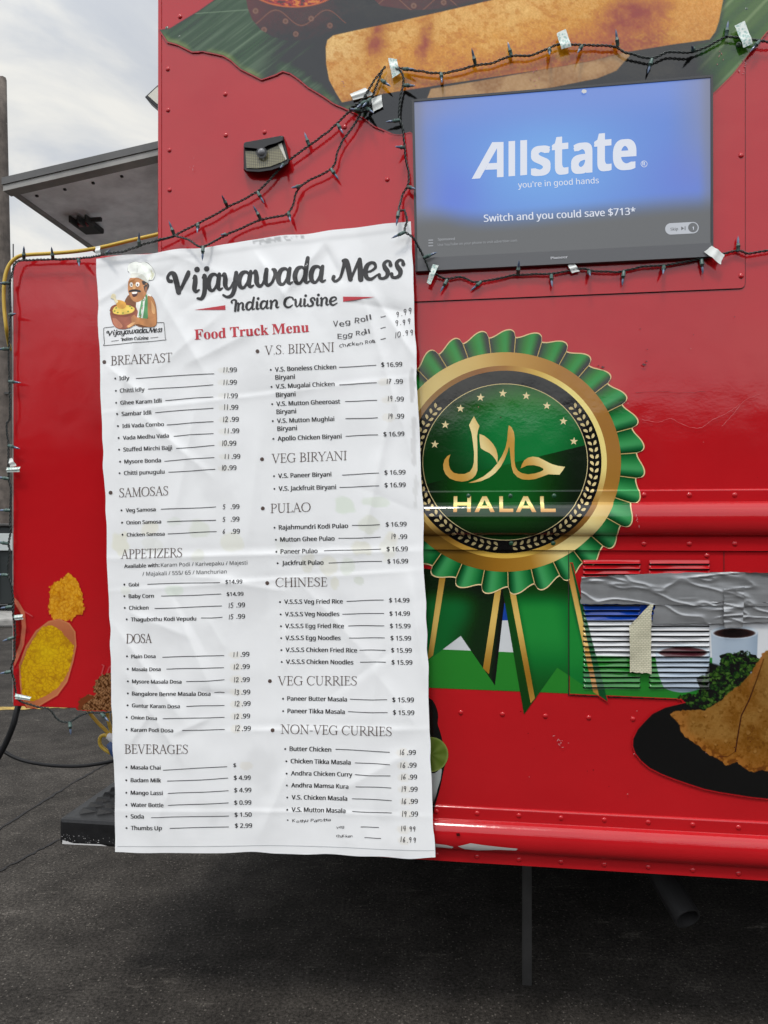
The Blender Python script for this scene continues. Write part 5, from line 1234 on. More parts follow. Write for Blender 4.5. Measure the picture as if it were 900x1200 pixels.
# light roman capitals for the section headings
T_, t_ = .105, .045
def sf(x, y, w=.24): return [(x-w/2, y, .045), (x+w/2, y, .045)]
def ln(x0, y0, x1, y1, w): return [(x0, y0, w), (x1, y1, w)]
RC = {
 'I': (.34, [ln(.17, 0, .17, 1, T_), sf(.17, .02), sf(.17, .98)]),
 'E': (.62, [ln(.17, 0, .17, 1, T_), ln(.05, .98, .52, .98, t_), ln(.17, .52, .44, .52, t_), ln(.05, .02, .55, .02, t_), ln(.52, .98, .53, .80, t_), ln(.55, .02, .58, .22, t_), ln(.44, .62, .44, .42, t_)]),
 'F': (.58, [ln(.17, 0, .17, 1, T_), ln(.05, .98, .52, .98, t_), ln(.17, .50, .43, .50, t_), sf(.17, .02), ln(.52, .98, .53, .80, t_), ln(.43, .60, .43, .40, t_)]),
 'L': (.58, [ln(.17, 0, .17, 1, T_), sf(.17, .98), ln(.05, .02, .52, .02, t_), ln(.52, .02, .56, .22, t_)]),
 'T': (.66, [ln(.33, 0, .33, 1, T_), ln(.03, .98, .63, .98, t_), ln(.03, .98, .03, .80, t_), ln(.63, .98, .63, .80, t_), sf(.33, .02)]),
 'H': (.82, [ln(.17, 0, .17, 1, T_), ln(.66, 0, .66, 1, T_), ln(.17, .52, .66, .52, t_), sf(.17, .02), sf(.17, .98), sf(.66, .02), sf(.66, .98)]),
 'K': (.72, [ln(.17, 0, .17, 1, T_), ln(.62, .97, .2, .5, t_), ln(.30, .58, .66, .02, T_), sf(.17, .02), sf(.17, .98), sf(.60, .98), sf(.66, .02)]),
 'N': (.84, [ln(.15, 0, .15, 1, t_), ln(.69, 0, .69, 1, t_), ln(.15, .97, .69, .03, T_), sf(.15, .02), sf(.1, .98, .2), sf(.69, .98)]),
 'M': (.96, [ln(.15, 0, .18, 1, t_), ln(.18, .97, .48, .05, T_), ln(.48, .05, .78, .97, t_), ln(.78, 1, .82, 0, T_), sf(.15, .02), sf(.82, .02), sf(.12, .98, .18), sf(.84, .98, .18)]),
 'A': (.74, [ln(.36, .99, .09, .02, t_), ln(.36, .99, .64, .02, T_), ln(.19, .36, .53, .36, t_), sf(.09, .02, .2), sf(.64, .02, .24)]),
 'V': (.74, [ln(.10, .98, .37, .01, T_), ln(.37, .01, .64, .98, t_), sf(.10, .98, .24), sf(.64, .98, .2)]),
 'Y': (.68, [ln(.08, .98, .34, .46, T_), ln(.34, .46, .62, .98, t_), ln(.34, .48, .34, 0, T_), sf(.08, .98, .22), sf(.62, .98, .2), sf(.34, .02)]),
 'Z': (.64, [ln(.08, .98, .58, .98, t_), ln(.57, .97, .08, .03, T_), ln(.06, .02, .58, .02, t_), ln(.08, .98, .07, .8, t_), ln(.58, .02, .6, .22, t_)]),
 'U': (.80, [[(.17, .98, T_), (.17, .35, T_), (.24, .08, .085), (.40, .01, .06), (.56, .08, .05), (.64, .32, t_), (.64, .98, t_)], sf(.17, .98), sf(.64, .98, .2)]),
 'O': (.86, [[(.43, .99, t_), (.22, .92, .075), (.09, .68, .105), (.07, .45, .11), (.14, .18, .09), (.30, .03, .06), (.43, .01, t_), (.64, .08, .075), (.77, .32, .105), (.79, .55, .11), (.72, .82, .09), (.56, .97, .06), (.43, .99, t_)]]),
 'C': (.76, [[(.70, .78, .06), (.62, .92, .05), (.44, .99, t_), (.24, .93, .075), (.10, .68, .105), (.08, .45, .11), (.16, .18, .09), (.34, .02, .06), (.52, .02, t_), (.70, .18, t_)], ln(.70, .98, .70, .74, t_)]),
 'G': (.84, [[(.70, .78, .06), (.62, .92, .05), (.44, .99, t_), (.24, .93, .075), (.10, .68, .105), (.08, .45, .11), (.16, .18, .09), (.34, .02, .06), (.52, .02, t_), (.69, .08, .05)], ln(.69, .05, .69, .42, T_), sf(.69, .42, .24), ln(.70, .98, .70, .74, t_)]),
 'D': (.84, [ln(.17, 0, .17, 1, T_), [(.05, .98, t_), (.38, .98, t_), (.62, .88, .08), (.77, .64, .105), (.77, .38, .105), (.64, .12, .08), (.40, .02, t_), (.05, .02, t_)]]),
 'P': (.60, [ln(.17, 0, .17, 1, T_), [(.05, .98, t_), (.32, .98, t_), (.50, .90, .085), (.54, .74, .10), (.48, .56, .08), (.32, .49, t_), (.17, .49, t_)], sf(.17, .02)]),
 'B': (.66, [ln(.17, 0, .17, 1, T_), [(.05, .98, t_), (.32, .98, t_), (.48, .91, .08), (.51, .76, .10), (.45, .60, .08), (.30, .53, t_), (.17, .53, t_)], [(.30, .53, t_), (.50, .46, .08), (.58, .28, .105), (.52, .10, .08), (.34, .02, t_), (.05, .02, t_)]]),
 'R': (.70, [ln(.17, 0, .17, 1, T_), [(.05, .98, t_), (.32, .98, t_), (.50, .91, .085), (.53, .75, .10), (.47, .58, .08), (.32, .51, t_), (.17, .51, t_)], ln(.32, .51, .66, .01, .095), sf(.17, .02), sf(.66, .02, .1)]),
 'S': (.58, [[(.47, .80, .05), (.42, .93, .05), (.28, .99, t_), (.13, .90, .08), (.11, .74, .09), (.24, .58, .10), (.42, .44, .10), (.49, .26, .09), (.42, .08, .07), (.26, .01, t_), (.11, .08, t_), (.07, .22, .045)], ln(.48, .97, .48, .77, t_), ln(.06, .25, .06, .03, t_)]),
 '.': (.26, [[(.12, .05, .11), (.125, .05, .11)]]), '-': (.38, [ln(.05, .36, .32, .36, .06)]), ' ': (.30, [])}
def roman(bp, body, x0, y0, x1, y1, h_):
    tot = sum(RC[c_][0] for c_ in body); k = (x1-x0)/tot; x = x0
    for c_ in body:
        w, strokes = RC[c_]
        for st in strokes:
            ctrl = [(x+a*k, y0+(y1-y0)*(x+a*k-x0)/(x1-x0)-b*h_, c__*h_*1.0) for a, b, c__ in st]; bp.rib(ctrl, 3 if len(ctrl) > 2 else 2, 2)
        x += w*k
bh_ = BP()
for q in (('BREAKFAST', 131.5, 429, 202.5, 424.2), ('SAMOSAS', 141, 583, 198.5, 580.3), ('APPETIZERS', 143.3, 654.6, 214.6, 652.6), ('DOSA', 149, 753.3, 178.5, 753), ('BEVERAGES', 146.8, 882.2, 221.5, 882.7),
          ('V.S. BIRYANI', 311, 416.4, 392.3, 412.3), ('VEG BIRYANI', 318, 542.4, 406.7, 539.0), ('PULAO', 316, 601, 364, 599.3), ('CHINESE', 321.5, 688, 383.5, 687.2), ('VEG CURRIES', 324.5, 804, 418.8, 803.2), ('NON-VEG CURRIES', 328, 860.5, 460, 861.8)): roman(bh_, *q, 10.6)
for x_, y_ in ((124, 425), (131.2, 577.5), (302.2, 412), (306.7, 538), (307.3, 595.7), (312.2, 683.5), (315, 799), (318.7, 856.5)): bh_.dot(x_, y_, 2.3)
bh_.build('heading_print', M_head)
bi = BP()
B_, PR, FS_ = .021, .017, None
ITEMS = [  # label, x0, y0, x1, y1, leader x0,y0,x1,y1
 ('Idly', 142.4, 446.7, 153.8, 446, 160.7, 443.8, 251, 437.8), ('Chitti idly', 143, 461, 171, 459, 174.7, 456.7, 250, 451), ('Ghee Karam Idli', 143.5, 475, 190.5, 472, 194.7, 469.5, 250, 465), ('Sambar Idli', 144.7, 488, 178.7, 486, 183, 484, 250, 478), ('Idli Vada Combo', 145.3, 502, 193.3, 499.5, 196.3, 498, 250, 494), ('Vada Medhu Vada', 146, 515.8, 199.3, 513, 204.5, 511.3, 250, 507.8), ('Stuffed Mirchi Bajji', 146.4, 529.5, 203, 527, 207.8, 525.7, 251, 522), ('Mysore Bonda', 147.6, 543.5, 190, 541.8, 193.8, 540.5, 251, 536), ('Chitti punugulu', 147, 557, 194, 555, 198.5, 553.5, 252, 550),
 ('Veg Samosa', 149, 600.3, 183.8, 599, 189.6, 597, 253, 594), ('Onion Samosa', 149.6, 614.6, 190, 613.3, 197, 611.5, 253, 609.3), ('Chicken Samosa', 150, 628.7, 194, 627.5, 197.5, 625.4, 253.5, 623),
 ('Available with:', 146.7, 665.6, 188, 664.2, None), ('Gobi', 151.8, 687, 164, 686.8, 173.8, 684.4, 257.8, 682.4), ('Baby Corn', 151.8, 700.6, 181.3, 700.2, 189.6, 698.4, 258.7, 696.4), ('Chicken', 152.2, 714.3, 175, 714, 182, 712.6, 259.5, 710.4), ('Thagubothu Kodi Vepudu', 154.5, 727.7, 230, 727, 235.5, 724.4, 260, 723.6),
 ('Plain Dosa', 155, 770.8, 183, 770.8, 191, 769.8, 262, 768.2), ('Masala Dosa', 155.8, 785.7, 189, 785.9, 195.6, 783.8, 262, 782.4), ('Mysore Masala Dosa', 156, 800, 213.3, 800.8, 218.7, 798.6, 262.4, 797), ('Bangalore Benne Masala Dosa', 155.6, 814.4, 246.5, 815.4, 251, 811.7, 262.4, 811.7), ('Guntur Karam Dosa', 155.3, 828.3, 211.5, 829.3, 219, 827.6, 262.5, 826.7), ('Onion Dosa', 154.5, 842.2, 185.5, 842.8, 192, 841.6, 262.6, 840.7), ('Karam Podi Dosa', 154.5, 856.6, 204, 857.4, 214.5, 855.3, 263, 855.3),
 ('Masala Chai', 154.4, 900.5, 189.3, 901, 192, 901.6, 266, 898.5), ('Badam Milk', 154.4, 915.5, 190, 916, 197, 914.7, 267, 912.2), ('Mango Lassi', 154.6, 930, 192, 930.6, 198, 929, 267.5, 926.7), ('Water Bottle', 154.6, 944.3, 193, 944.8, 198, 943, 267.7, 940.7), ('Soda', 154.6, 957.8, 170, 958, 178.5, 956.7, 268, 956.2), ('Thumbs Up', 154.6, 971.4, 191, 971.6, 200, 969.5, 268, 969),
 ('V.S. Boneless Chicken', 322.7, 435.8, 394.5, 432.7, 397.5, 430.6, 441, 428.3), ('V.S. Mugalai Chicken', 323.3, 455.6, 392.5, 452.6, 398, 451, 441.5, 448.7), ('V.S. Mutton Gheeroast', 324, 475.8, 399, 473, 404.5, 470.5, 442, 469.3), ('V.S. Mutton Mughlai', 324.5, 495.6, 392, 493.3, 405, 491, 442.7, 489.5), ('Apollo Chicken Biryani', 325, 516.3, 400.5, 513.7, 405, 511, 443, 509.5),
 ('V.S. Paneer Biryani', 325.5, 560, 388.5, 558.2, 401, 556.5, 444.3, 554.5), ('V.S. Jackfruit Biryani', 326, 575, 394, 573.2, 398, 571, 444.5, 569.5),
 ('Rajahmundri Kodi Pulao', 326, 620.6, 408, 618.6, 412.5, 615.8, 445, 614.8), ('Mutton Ghee Pulao', 327.5, 634.8, 392, 633.3, 396.5, 631, 446, 629.5), ('Paneer Pulao', 328, 648.8, 372, 648, 379.5, 645.6, 446.5, 643.3), ('Jackfruit Pulao', 329.5, 662.4, 379, 661.6, 385, 659.5, 447.5, 657.7),
 ('V.S.S.S Veg Fried Rice', 332, 708, 401.5, 707.2, 406, 704.5, 449.5, 703), ('V.S.S.S Veg Noodles', 332.7, 722.6, 397.5, 722, 401, 719.7, 450, 718.7), ('V.S.S.S Egg Fried Rice', 333, 736.6, 403, 736.2, 408, 733.5, 450.5, 733), ('V.S.S.S Egg Noodles', 333.3, 750.6, 399, 750.3, 409, 747.5, 451, 747.5), ('V.S.S.S Chicken Fried Rice', 333.5, 764.7, 418.5, 764.6, 421.5, 761.7, 452, 761.7), ('V.S.S.S Chicken Noodles', 334, 778.7, 414, 778.7, 422, 775.7, 452.5, 775.7),
 ('Paneer Butter Masala', 335.5, 822, 406.5, 822.2, 410, 819.5, 454, 819.7), ('Paneer Tikka Masala', 335.8, 836.5, 404, 836.8, 407.7, 834, 454.5, 834.8),
 ('Butter Chicken', 338.5, 880.8, 388, 881.3, 393, 878.3, 457, 880.5), ('Chicken Tikka Masala', 339.8, 895.2, 411, 895.9, 416, 893.5, 457.5, 895), ('Andhra Chicken Curry', 340.3, 909.4, 413, 910, 416, 907.5, 458, 908.3), ('Andhra Mamsa Kura', 340.6, 923.4, 408.5, 924, 417, 921.3, 459, 922), ('V.S. Chicken Masala', 341, 937.6, 407, 938.2, 412.5, 935.5, 459.5, 936.5), ('V.S. Mutton Masala', 341, 952, 405, 952.5, 413, 950.5, 459.7, 951.2)]
for q in ITEMS:
    bi.text(*q[:5], off=B_)
    if q[0] != 'Available with:': bi.dot(q[1]-5, q[2]-2.2, 1.15, 8)
    if q[5] is not None: bi.line(*q[5:9], w=.75)
bi.text('Karam Podi / Karivepaku / Majesti', 189.6, 664.3, 289, 661.6, off=.0); bi.text('/ Majakali / 555/ 65 / Manchurian', 168, 674.6, 265, 672, off=.0)
for x_, y_ in ((323, 445.2), (323.6, 465.4), (324, 485.2), (324.8, 504.9)): bi.text('Biryani', x_, y_, x_+23.3, y_-.9, off=B_)
for p_, x0, y0, x1, y1 in (('$14.99', 264, 684.2, 283.3, 683.8), ('$14.99', 265, 698.7, 284.5, 698.3), ('$', 273, 899.5, 276.3, 899.5), ('$ 4.99', 273.5, 914.5, 293.3, 914.5), ('$ 4.99', 274, 929, 294, 929), ('$ 0.99', 274.2, 943.5, 294, 943.5), ('$ 1.50', 274.7, 957.5, 294.5, 957.5), ('$ 2.99', 275, 970.5, 295, 970.5),
    ('$ 16.99', 447, 430.3, 471.5, 429.3), ('$ 16.99', 449.5, 511.6, 474, 510.8), ('$ 16.99', 450.5, 556.5, 475.3, 555.8), ('$ 16.99', 450.7, 571.2, 475.5, 570.6), ('$ 16.99', 452, 617.3, 476.5, 616.6), ('$ 16.99', 453, 646.2, 478, 645.7), ('$ 16.99', 454, 660.5, 478.3, 660),
    ('$ 14.99', 456, 706, 480, 705.8), ('$ 14.99', 456.5, 721.5, 480.7, 721.4), ('$ 15.99', 457, 736, 481.3, 736), ('$ 15.99', 457.7, 750.2, 482, 750.2), ('$ 15.99', 458.5, 764.4, 482.8, 764.4), ('$ 15.99', 459, 778.5, 483.5, 778.5), ('$ 15.99', 460, 822, 485.3, 822.3), ('$ 15.99', 460.7, 836.8, 485.8, 837.2)): bi.text(p_, x0, y0, x1, y1, off=PR)
P99 = [(267.5, 436.2), (267.5, 450.7), (268.5, 466.5), (269, 480), (269.5, 494), (270, 507.5), (266.5, 522), (271, 537.5), (266.5, 550.7), (270, 596.4), (270, 611), (270.5, 625.3), (276, 712), (276, 725.5), (281, 770), (281.5, 784.5), (281.5, 799.8), (282, 814.5), (282.5, 828), (282, 842.6), (283, 857),
       (462, 449.8), (463, 470.3), (463.5, 490.5), (467, 631.7), (477.5, 883.5), (478.3, 898.2), (479, 912), (479.7, 926), (480, 940), (480.3, 954.5)]
for x_, y_ in P99: bi.text('.99', x_, y_, x_+10.2, y_-.2, off=.014)
bi.build('item_print', M_ink)
bp_ = BP()
DG = {'0': [[(.5, 1), (.12, .8), (.05, .4), (.3, 0), (.7, .1), (.9, .5), (.75, .9), (.48, 1)]], '1': [[(.4, 1), (.42, .5), (.4, 0)]], '2': [[(.08, .78), (.3, 1), (.7, .9), (.7, .6), (.1, .02), (.5, .04), (.9, .04)]],
 '3': [[(.1, .9), (.5, 1), (.75, .78), (.35, .55), (.8, .35), (.6, .04), (.1, .08)]], '4': [[(.25, 1), (.1, .45), (.85, .42)], [(.65, 1), (.62, .5), (.6, 0)]], '5': [[(.8, 1), (.25, .97)], [(.25, .97), (.18, .58), (.6, .6), (.78, .3), (.5, .0), (.1, .08)]],
 '6': [[(.65, 1), (.25, .6), (.12, .2), (.4, 0), (.75, .15), (.65, .42), (.2, .35)]], '7': [[(.08, .97), (.82, .97)], [(.82, .97), (.5, .5), (.35, 0)], [(.3, .5), (.7, .52)]], '9': [[(.72, .85), (.4, 1), (.12, .75), (.35, .5), (.7, .65), (.72, .9)], [(.72, .9), (.72, .5), (.62, 0)]], '.': [[(.2, .04), (.26, .05)]]}
def hand(t, x0, y0, x1, y1, **k):
    """pen writing: every letter set on its own, a little off the line"""
    n_ = len(t); L = x1-x0; adv = []; x = 0; bp_ = BP()
    for c_ in t: adv.append(x); x += {'i': .3, 'l': .3, 'I': .32, '1': .42, '.': .28, ' ': .32, '-': .4, 't': .4, 'r': .42}.get(c_, .6)
    for c_, a in zip(t, adv):
        if c_ == ' ': continue
        if c_ in DG:
            hh = k.get('h', 6)*random.uniform(.92, 1.08); wd = hh*.58; xa = x0+a/x*L+random.uniform(-.25, .25); ya = y0+(y1-y0)*a/x+random.uniform(-.35, .35)
            for st in DG[c_]: bp_.rib([(xa+gx*wd+gy*hh*.08, ya-gy*hh, k.get('w', .8)) for gx, gy in st], 4, 3)
            continue
        w = {'i': .18, 'l': .16, '1': .2, '.': .14, '-': .34}.get(c_, .5)
        xa = x0+a/x*L+random.uniform(-.3, .3); ya = y0+(y1-y0)*a/x+random.uniform(-.5, .5); xb = xa+w/x*L
        v_, f_ = place_text(c_, xa, ya, xb, ya+random.uniform(-.6, .4), .008, k.get('h', 6)*random.uniform(.9, 1.1), shear=random.uniform(-.1, .2)); bp_.add(v_, f_)
    bp_.build('handwritten_price' if t[0].isdigit() else 'handwritten_note', M_pen)
for i, (n_, x_) in enumerate(zip(('11', '11', '11', '11', '12', '11', '10', '11', '10'), (261, 261.2, 261.8, 261.5, 260.5, 262, 259, 262.2, 258.7))): hand(n_, x_, P99[i][1], x_+7, P99[i][1]-.2, h=5.6)
for n_, i in (('5', 9), ('5', 10), ('6', 11)): hand(n_, 260.7, P99[i][1], 265, P99[i][1], h=5)
hand('15', 266.3, 712.5, 273, 712.5, h=5.4); hand('15', 266.3, 726, 273, 726, h=5.4)
for n_, i in zip(('11', '12', '12', '13', '12', '12', '12'), range(14, 21)): hand(n_, P99[i][0]-9, P99[i][1], P99[i][0]-1.8, P99[i][1], h=5.6)
for n_, i in zip(('17', '19', '19', '19', '16', '16', '16', '19', '16', '19'), range(21, 31)): hand(n_, P99[i][0]-9.5, P99[i][1], P99[i][0]-2, P99[i][1], h=5.6)
hand('Veg Roll', 391, 383.5, 437, 374.5, h=9); hand('Egg Roll', 396, 396.8, 435, 390.5, h=8); hand('Chicken Roll', 398, 407.5, 441, 401.5, h=5.6)
for y_ in (371.5, 384.5, 397.5): bp_.line(446, y_, 452, y_-1, .8)
hand('9.99', 464, 370.8, 484, 366.8, h=6.4); hand('9.99', 463, 382, 483, 378.5, h=6.4); hand('10.99', 462, 396, 486, 391.5, h=6.4)
hand('Kothu Parotta', 342.5, 965, 388, 962.5, h=5); hand('veg', 394, 970.8, 404, 970.3, h=4.6); hand('chicken', 394, 981.3, 414, 980.8, h=4.6)
bp_.line(423, 968.4, 444.5, 968, .8); bp_.line(427.5, 980.6, 447, 980.5, .8)
hand('14 99', 470, 971.5, 489, 971.8, h=5.8); hand('16.99', 469, 984.2, 489.5, 984.4, h=5.8)
bp_.dot(336.5, 962, 1, 8)
bp_.build('pen_dash', M_pen)
bm_ = BP(); bm_.line(139, 990.4, 509.5, 993.8, .55, .2); bm_.build('hem_line', M_hem)
# restaurant emblem: a cook in a tall hat holding a pot above a name plate
EM = []
def em(pts, colr, smooth=True):
    if smooth: pts = [tuple(p) for p in spline(list(pts)+[pts[0]], 5)[:-1]]
    EM.append((pts, colr))
def eq(pts): return [(110+x/8.182, 295+y/8.182) for x, y in pts]
SK, SKD, SKL = (180, 122, 74), (124, 78, 46), (216, 166, 112)
em(eq([(310, 470), (350, 420), (420, 440), (470, 430), (530, 420), (580, 450), (606, 540), (606, 700), (540, 725), (420, 715), (300, 560)]), SKD)
em(eq([(420, 470), (520, 420), (560, 440), (520, 640), (420, 640)]), (226, 226, 218))
em(eq([(470, 480), (525, 425), (525, 640), (445, 645)]), (86, 148, 94)); em(eq([(498, 455), (510, 440), (482, 640), (468, 640)]), (224, 230, 220))
em(eq([(530, 430), (575, 450), (602, 540), (604, 690), (545, 715), (528, 620)]), SK); em(eq([(560, 470), (592, 540), (590, 600), (565, 580)]), SKL)
em(eq([(345, 300), (365, 262), (430, 252), (490, 275), (520, 300), (530, 360), (500, 450), (440, 490), (390, 480), (350, 420), (338, 360)]), SK)
em(eq([(470, 290), (500, 290), (540, 320), (536, 360), (510, 400), (490, 350)]), (44, 34, 30)); em(eq([(505, 350), (525, 345), (520, 395), (503, 392)]), SKD)
em(eq([(355, 330), (362, 306), (382, 306), (386, 338), (370, 346)]), (236, 232, 224)); em(eq([(412, 330), (420, 304), (446, 306), (448, 334), (430, 344)]), (236, 232, 224))
em(eq([(366, 330), (372, 320), (380, 326), (376, 336)]), (30, 24, 22)); em(eq([(424, 328), (432, 318), (440, 326), (434, 336)]), (30, 24, 22))
em(eq([(384, 330), (404, 320), (414, 352), (400, 372), (384, 366)]), SKL)
em(eq([(350, 380), (398, 368), (455, 378), (460, 398), (400, 388), (352, 396)]), (34, 26, 24))
em(eq([(374, 396), (430, 392), (425, 430), (395, 442), (380, 425)]), (70, 30, 28)); em(eq([(376, 396), (426, 393), (422, 410), (382, 412)]), (238, 232, 224))
HATC = (222, 224, 216)
em(eq([(338, 190), (345, 130), (400, 102), (450, 112), (500, 104), (560, 150), (590, 210), (575, 270), (535, 284), (525, 305), (450, 262), (362, 258), (368, 222)]), HATC)
em(eq([(545, 170), (580, 215), (565, 268), (538, 272), (556, 225)]), (196, 196, 168)); em(eq([(366, 250), (376, 214), (470, 222), (520, 275), (518, 300), (445, 262)]), (204, 204, 192)); em(eq([(420, 130), (436, 140), (430, 205), (418, 200)]), (204, 206, 198))
POT = (150, 84, 62)
em(eq([(165, 600), (185, 560), (290, 590), (420, 560), (430, 620), (390, 700), (330, 745), (250, 745), (195, 700)]), POT); em(eq([(190, 640), (230, 650), (290, 720), (250, 740), (205, 700)]), (186, 118, 88))
em(eq([(162, 570), (190, 525), (290, 500), (390, 520), (425, 560), (395, 610), (290, 635), (190, 610)]), (128, 66, 42)); em(eq([(190, 570), (215, 535), (300, 515), (385, 535), (405, 562), (370, 595), (280, 610), (205, 598)]), (222, 190, 84))
for dx, dy in ((210, 575), (240, 590), (290, 595), (340, 580), (375, 550), (225, 545), (360, 530)): em(eq([(dx-7, dy-5), (dx+6, dy-7), (dx+9, dy+5), (dx-6, dy+7)]), (120, 136, 50))
em(eq([(215, 480), (250, 470), (310, 490), (322, 530), (290, 555), (240, 540), (228, 510)]), (208, 152, 62)); em(eq([(172, 450), (190, 415), (218, 418), (222, 455), (245, 485), (225, 500), (200, 462)]), (226, 214, 176))
em(eq([(370, 640), (400, 615), (440, 640), (560, 650), (600, 620), (604, 705), (540, 728), (430, 705), (350, 740), (330, 720), (375, 690)]), SK); em(eq([(335, 718), (380, 690), (410, 690), (350, 735)]), SKL)
V = []; FS = []; C = []
for k, (pts, colr) in enumerate(EM):
    bm = bmesh.new(); fc = bm.faces.new([bm.verts.new((x_, y_, 0)) for x_, y_ in pts]); bm.normal_update(); bmesh.ops.triangulate(bm, faces=[fc])
    xs = [p_[0] for p_ in pts]; ys = [p_[1] for p_ in pts]
    for q in np.arange(min(xs)+1, max(xs), 2.0): bmesh.ops.bisect_plane(bm, geom=bm.verts[:]+bm.edges[:]+bm.faces[:], plane_co=(q, 0, 0), plane_no=(1, 0, 0))
    for q in np.arange(min(ys)+1, max(ys), 2.0): bmesh.ops.bisect_plane(bm, geom=bm.verts[:]+bm.edges[:]+bm.faces[:], plane_co=(0, q, 0), plane_no=(0, 1, 0))
    bm.verts.index_update(); o = len(V); a = np.array([q.co[:2] for q in bm.verts]); P = ban_pt(a[:, 0], a[:, 1], .0007+k*3e-5); V += P.tolist()
    FS += [[q.index+o for q in t.verts] for t in bm.faces]; sh_ = .80+.42*fbm(a[:, 0]*.22+k, a[:, 1]*.22, 3, 19)+.10*np.sin(a[:, 0]*.35-a[:, 1]*.3); C += list((lin(colr)/.84)[None, :]*sh_[:, None]); bm.free()
logo = mk('emblem_print', V, FS, M_banner, banner, cols=np.array(C))
bl_ = BP()
fr = eq([(120, 735), (590, 685)]); 
def outline(pts, w=.55):
    P = spline(pts, 4); bl_.rib([(p[0], p[1], w) for p in P[::2]], 2, 2)
outline(eq([(205, 725), (125, 735), (107, 755), (115, 885), (128, 905), (400, 878), (670, 850), (690, 832), (680, 700), (668, 683), (608, 684)]), .6)
outline(eq([(345, 210), (338, 180), (350, 125), (400, 102), (450, 112), (505, 104), (560, 150), (590, 210), (575, 270), (535, 282)]), .45)
script(bl_, [('V', 126.5, 133.8), ('i', 133.8, 136.2), ('j', 136, 138.6), ('a', 138.6, 143.3), ('y', 143.3, 148), ('a', 148, 152.8), ('w', 152.8, 160), ('a', 160, 164.6), ('d', 164.6, 169.2), ('a', 169, 173.6), ('M', 172.5+1, 182), ('e', 182, 185.4), ('s', 185.4, 188.2), ('s', 188, 190.8)], lambda x_: 394.0-(x_-128)*.078, 4.1, 4)
script(bl_, [('I', 143.5, 145.8), ('n', 145.5, 148), ('d', 148, 150.7), ('i', 150.9, 152.3), ('a', 152.4, 155), ('n', 155, 157.8), ('C', 159, 162), ('u', 162, 164.5), ('i', 164.6, 166), ('s', 166, 168.3), ('i', 168.4, 169.8), ('n', 169.8, 172.5), ('e', 172.5, 175.2)], lambda x_: 400.6-(x_-142)*.078, 2.6, 3)
bl_.line(132, 400.6, 141, 399.7, .5, 0); bl_.line(177, 396.4, 186, 395.4, .5, 0)
bl_.build('emblem_lettering', M_title)

# ------------------------------------------------------------------ solar wall light
sl_t = .0
lt_ = thing('solar_light', 'small black solar motion light with a yellowish lamp grid on the red wall', 'wall light', F(312, 200, 0))
def fp(x, y): return (280+x/11.25, 150+y/11.25)
out = [fp(*q) for q in ((62, 215), (75, 190), (560, 100), (590, 110), (600, 150), (668, 430), (655, 470), (560, 515), (430, 560), (260, 585), (90, 575), (62, 550))]
def loft(poly, t0, t1, shrink, m, mb_):
    c = np.mean(poly, axis=0); n = len(poly); v = []
    for (k, t) in ((1.0, t0), (1.0, t0+(t1-t0)*.75), (shrink, t1)):
        for p in poly: q = c+(np.array(p)-c)*k; v.append(F(q[0], q[1], t))
    f = [[j*n+i, j*n+(i+1) % n, (j+1)*n+(i+1) % n, (j+1)*n+i] for j in range(2) for i in range(n)]+[[2*n+i for i in range(n)]]; mb_.add(v, f, m)
mb = MB(); loft(out, .001, .030, .96, 0, mb); mb.build('housing', M_black, lt_)
mb = MB(); loft([fp(*q) for q in ((60, 256), (64, 205), (80, 188), (560, 100), (592, 112), (586, 160), (500, 196), (390, 226), (345, 250), (235, 274))], .030, .041, .95, 0, mb); mb.build('hood', M_black, lt_)
pan = [fp(*q) for q in ((85, 305), (225, 305), (290, 400), (360, 300), (500, 235), (565, 195), (628, 415), (560, 450), (400, 510), (240, 530), (100, 525))]
def _led(n, b):
    t = nd(n, 'ShaderNodeTexCoord'); br = nd(n, 'ShaderNodeTexBrick', Scale=1.0); br.offset = 0.0
    br.inputs['Color1'].default_value = (.27, .245, .14, 1); br.inputs['Color2'].default_value = (.25, .225, .12, 1); br.inputs['Mortar'].default_value = (.07, .065, .05, 1)
    br.inputs['Brick Width'].default_value = .0062; br.inputs['Row Height'].default_value = .0046; br.inputs['Mortar Size'].default_value = .0007
    m_ = nd(n, 'ShaderNodeMapping'); m_.inputs['Rotation'].default_value = (R(90), R(-8), 0); n.links.new(t.outputs['Object'], m_.inputs[0]); n.links.new(m_.outputs[0], br.inputs['Vector']); n.links.new(br.outputs[0], b.inputs['Base Color'])
M_led = mat('led_grid', (.26, .23, .13), .3, build=_led)
v = [F(x_, y_, .0325+.002*math.sin(i)) for i, (x_, y_) in enumerate(pan)]; bm = bmesh.new(); fc = bm.faces.new([bm.verts.new(F(x_, y_, .0325)) for x_, y_ in pan]); bm.normal_update(); bmesh.ops.triangulate(bm, faces=[fc])
mb = MB(); mb.bm(bm); mb.build('led_panel', M_led, lt_)
v = [F(*fp(*q), .0335) for q in ((515, 215), (563, 195), (630, 408), (618, 420))]; mk('side_reflector', v, [[0, 1, 2, 3]], M_cream, lt_)
c = F(*fp(298, 322), .040); mb = MB(); bm = bmesh.new(); bmesh.ops.create_uvsphere(bm, u_segments=16, v_segments=10, radius=.0118); mb.bm(bm, 0, Matrix.Translation(c) @ Matrix.Diagonal((1, .8, 1, 1))); mb.build('sensor', mat('grey_sensor_dome', (.16, .16, .165), .25), lt_, smooth=True)
c2 = F(*fp(298, 318), .031); v = [F(*fp(298+72*math.cos(R(a)), 322+78*math.sin(R(a))), .0425) for a in range(0, 360, 20)]; mk('sensor_ring', v, [list(range(18))], M_black, lt_)
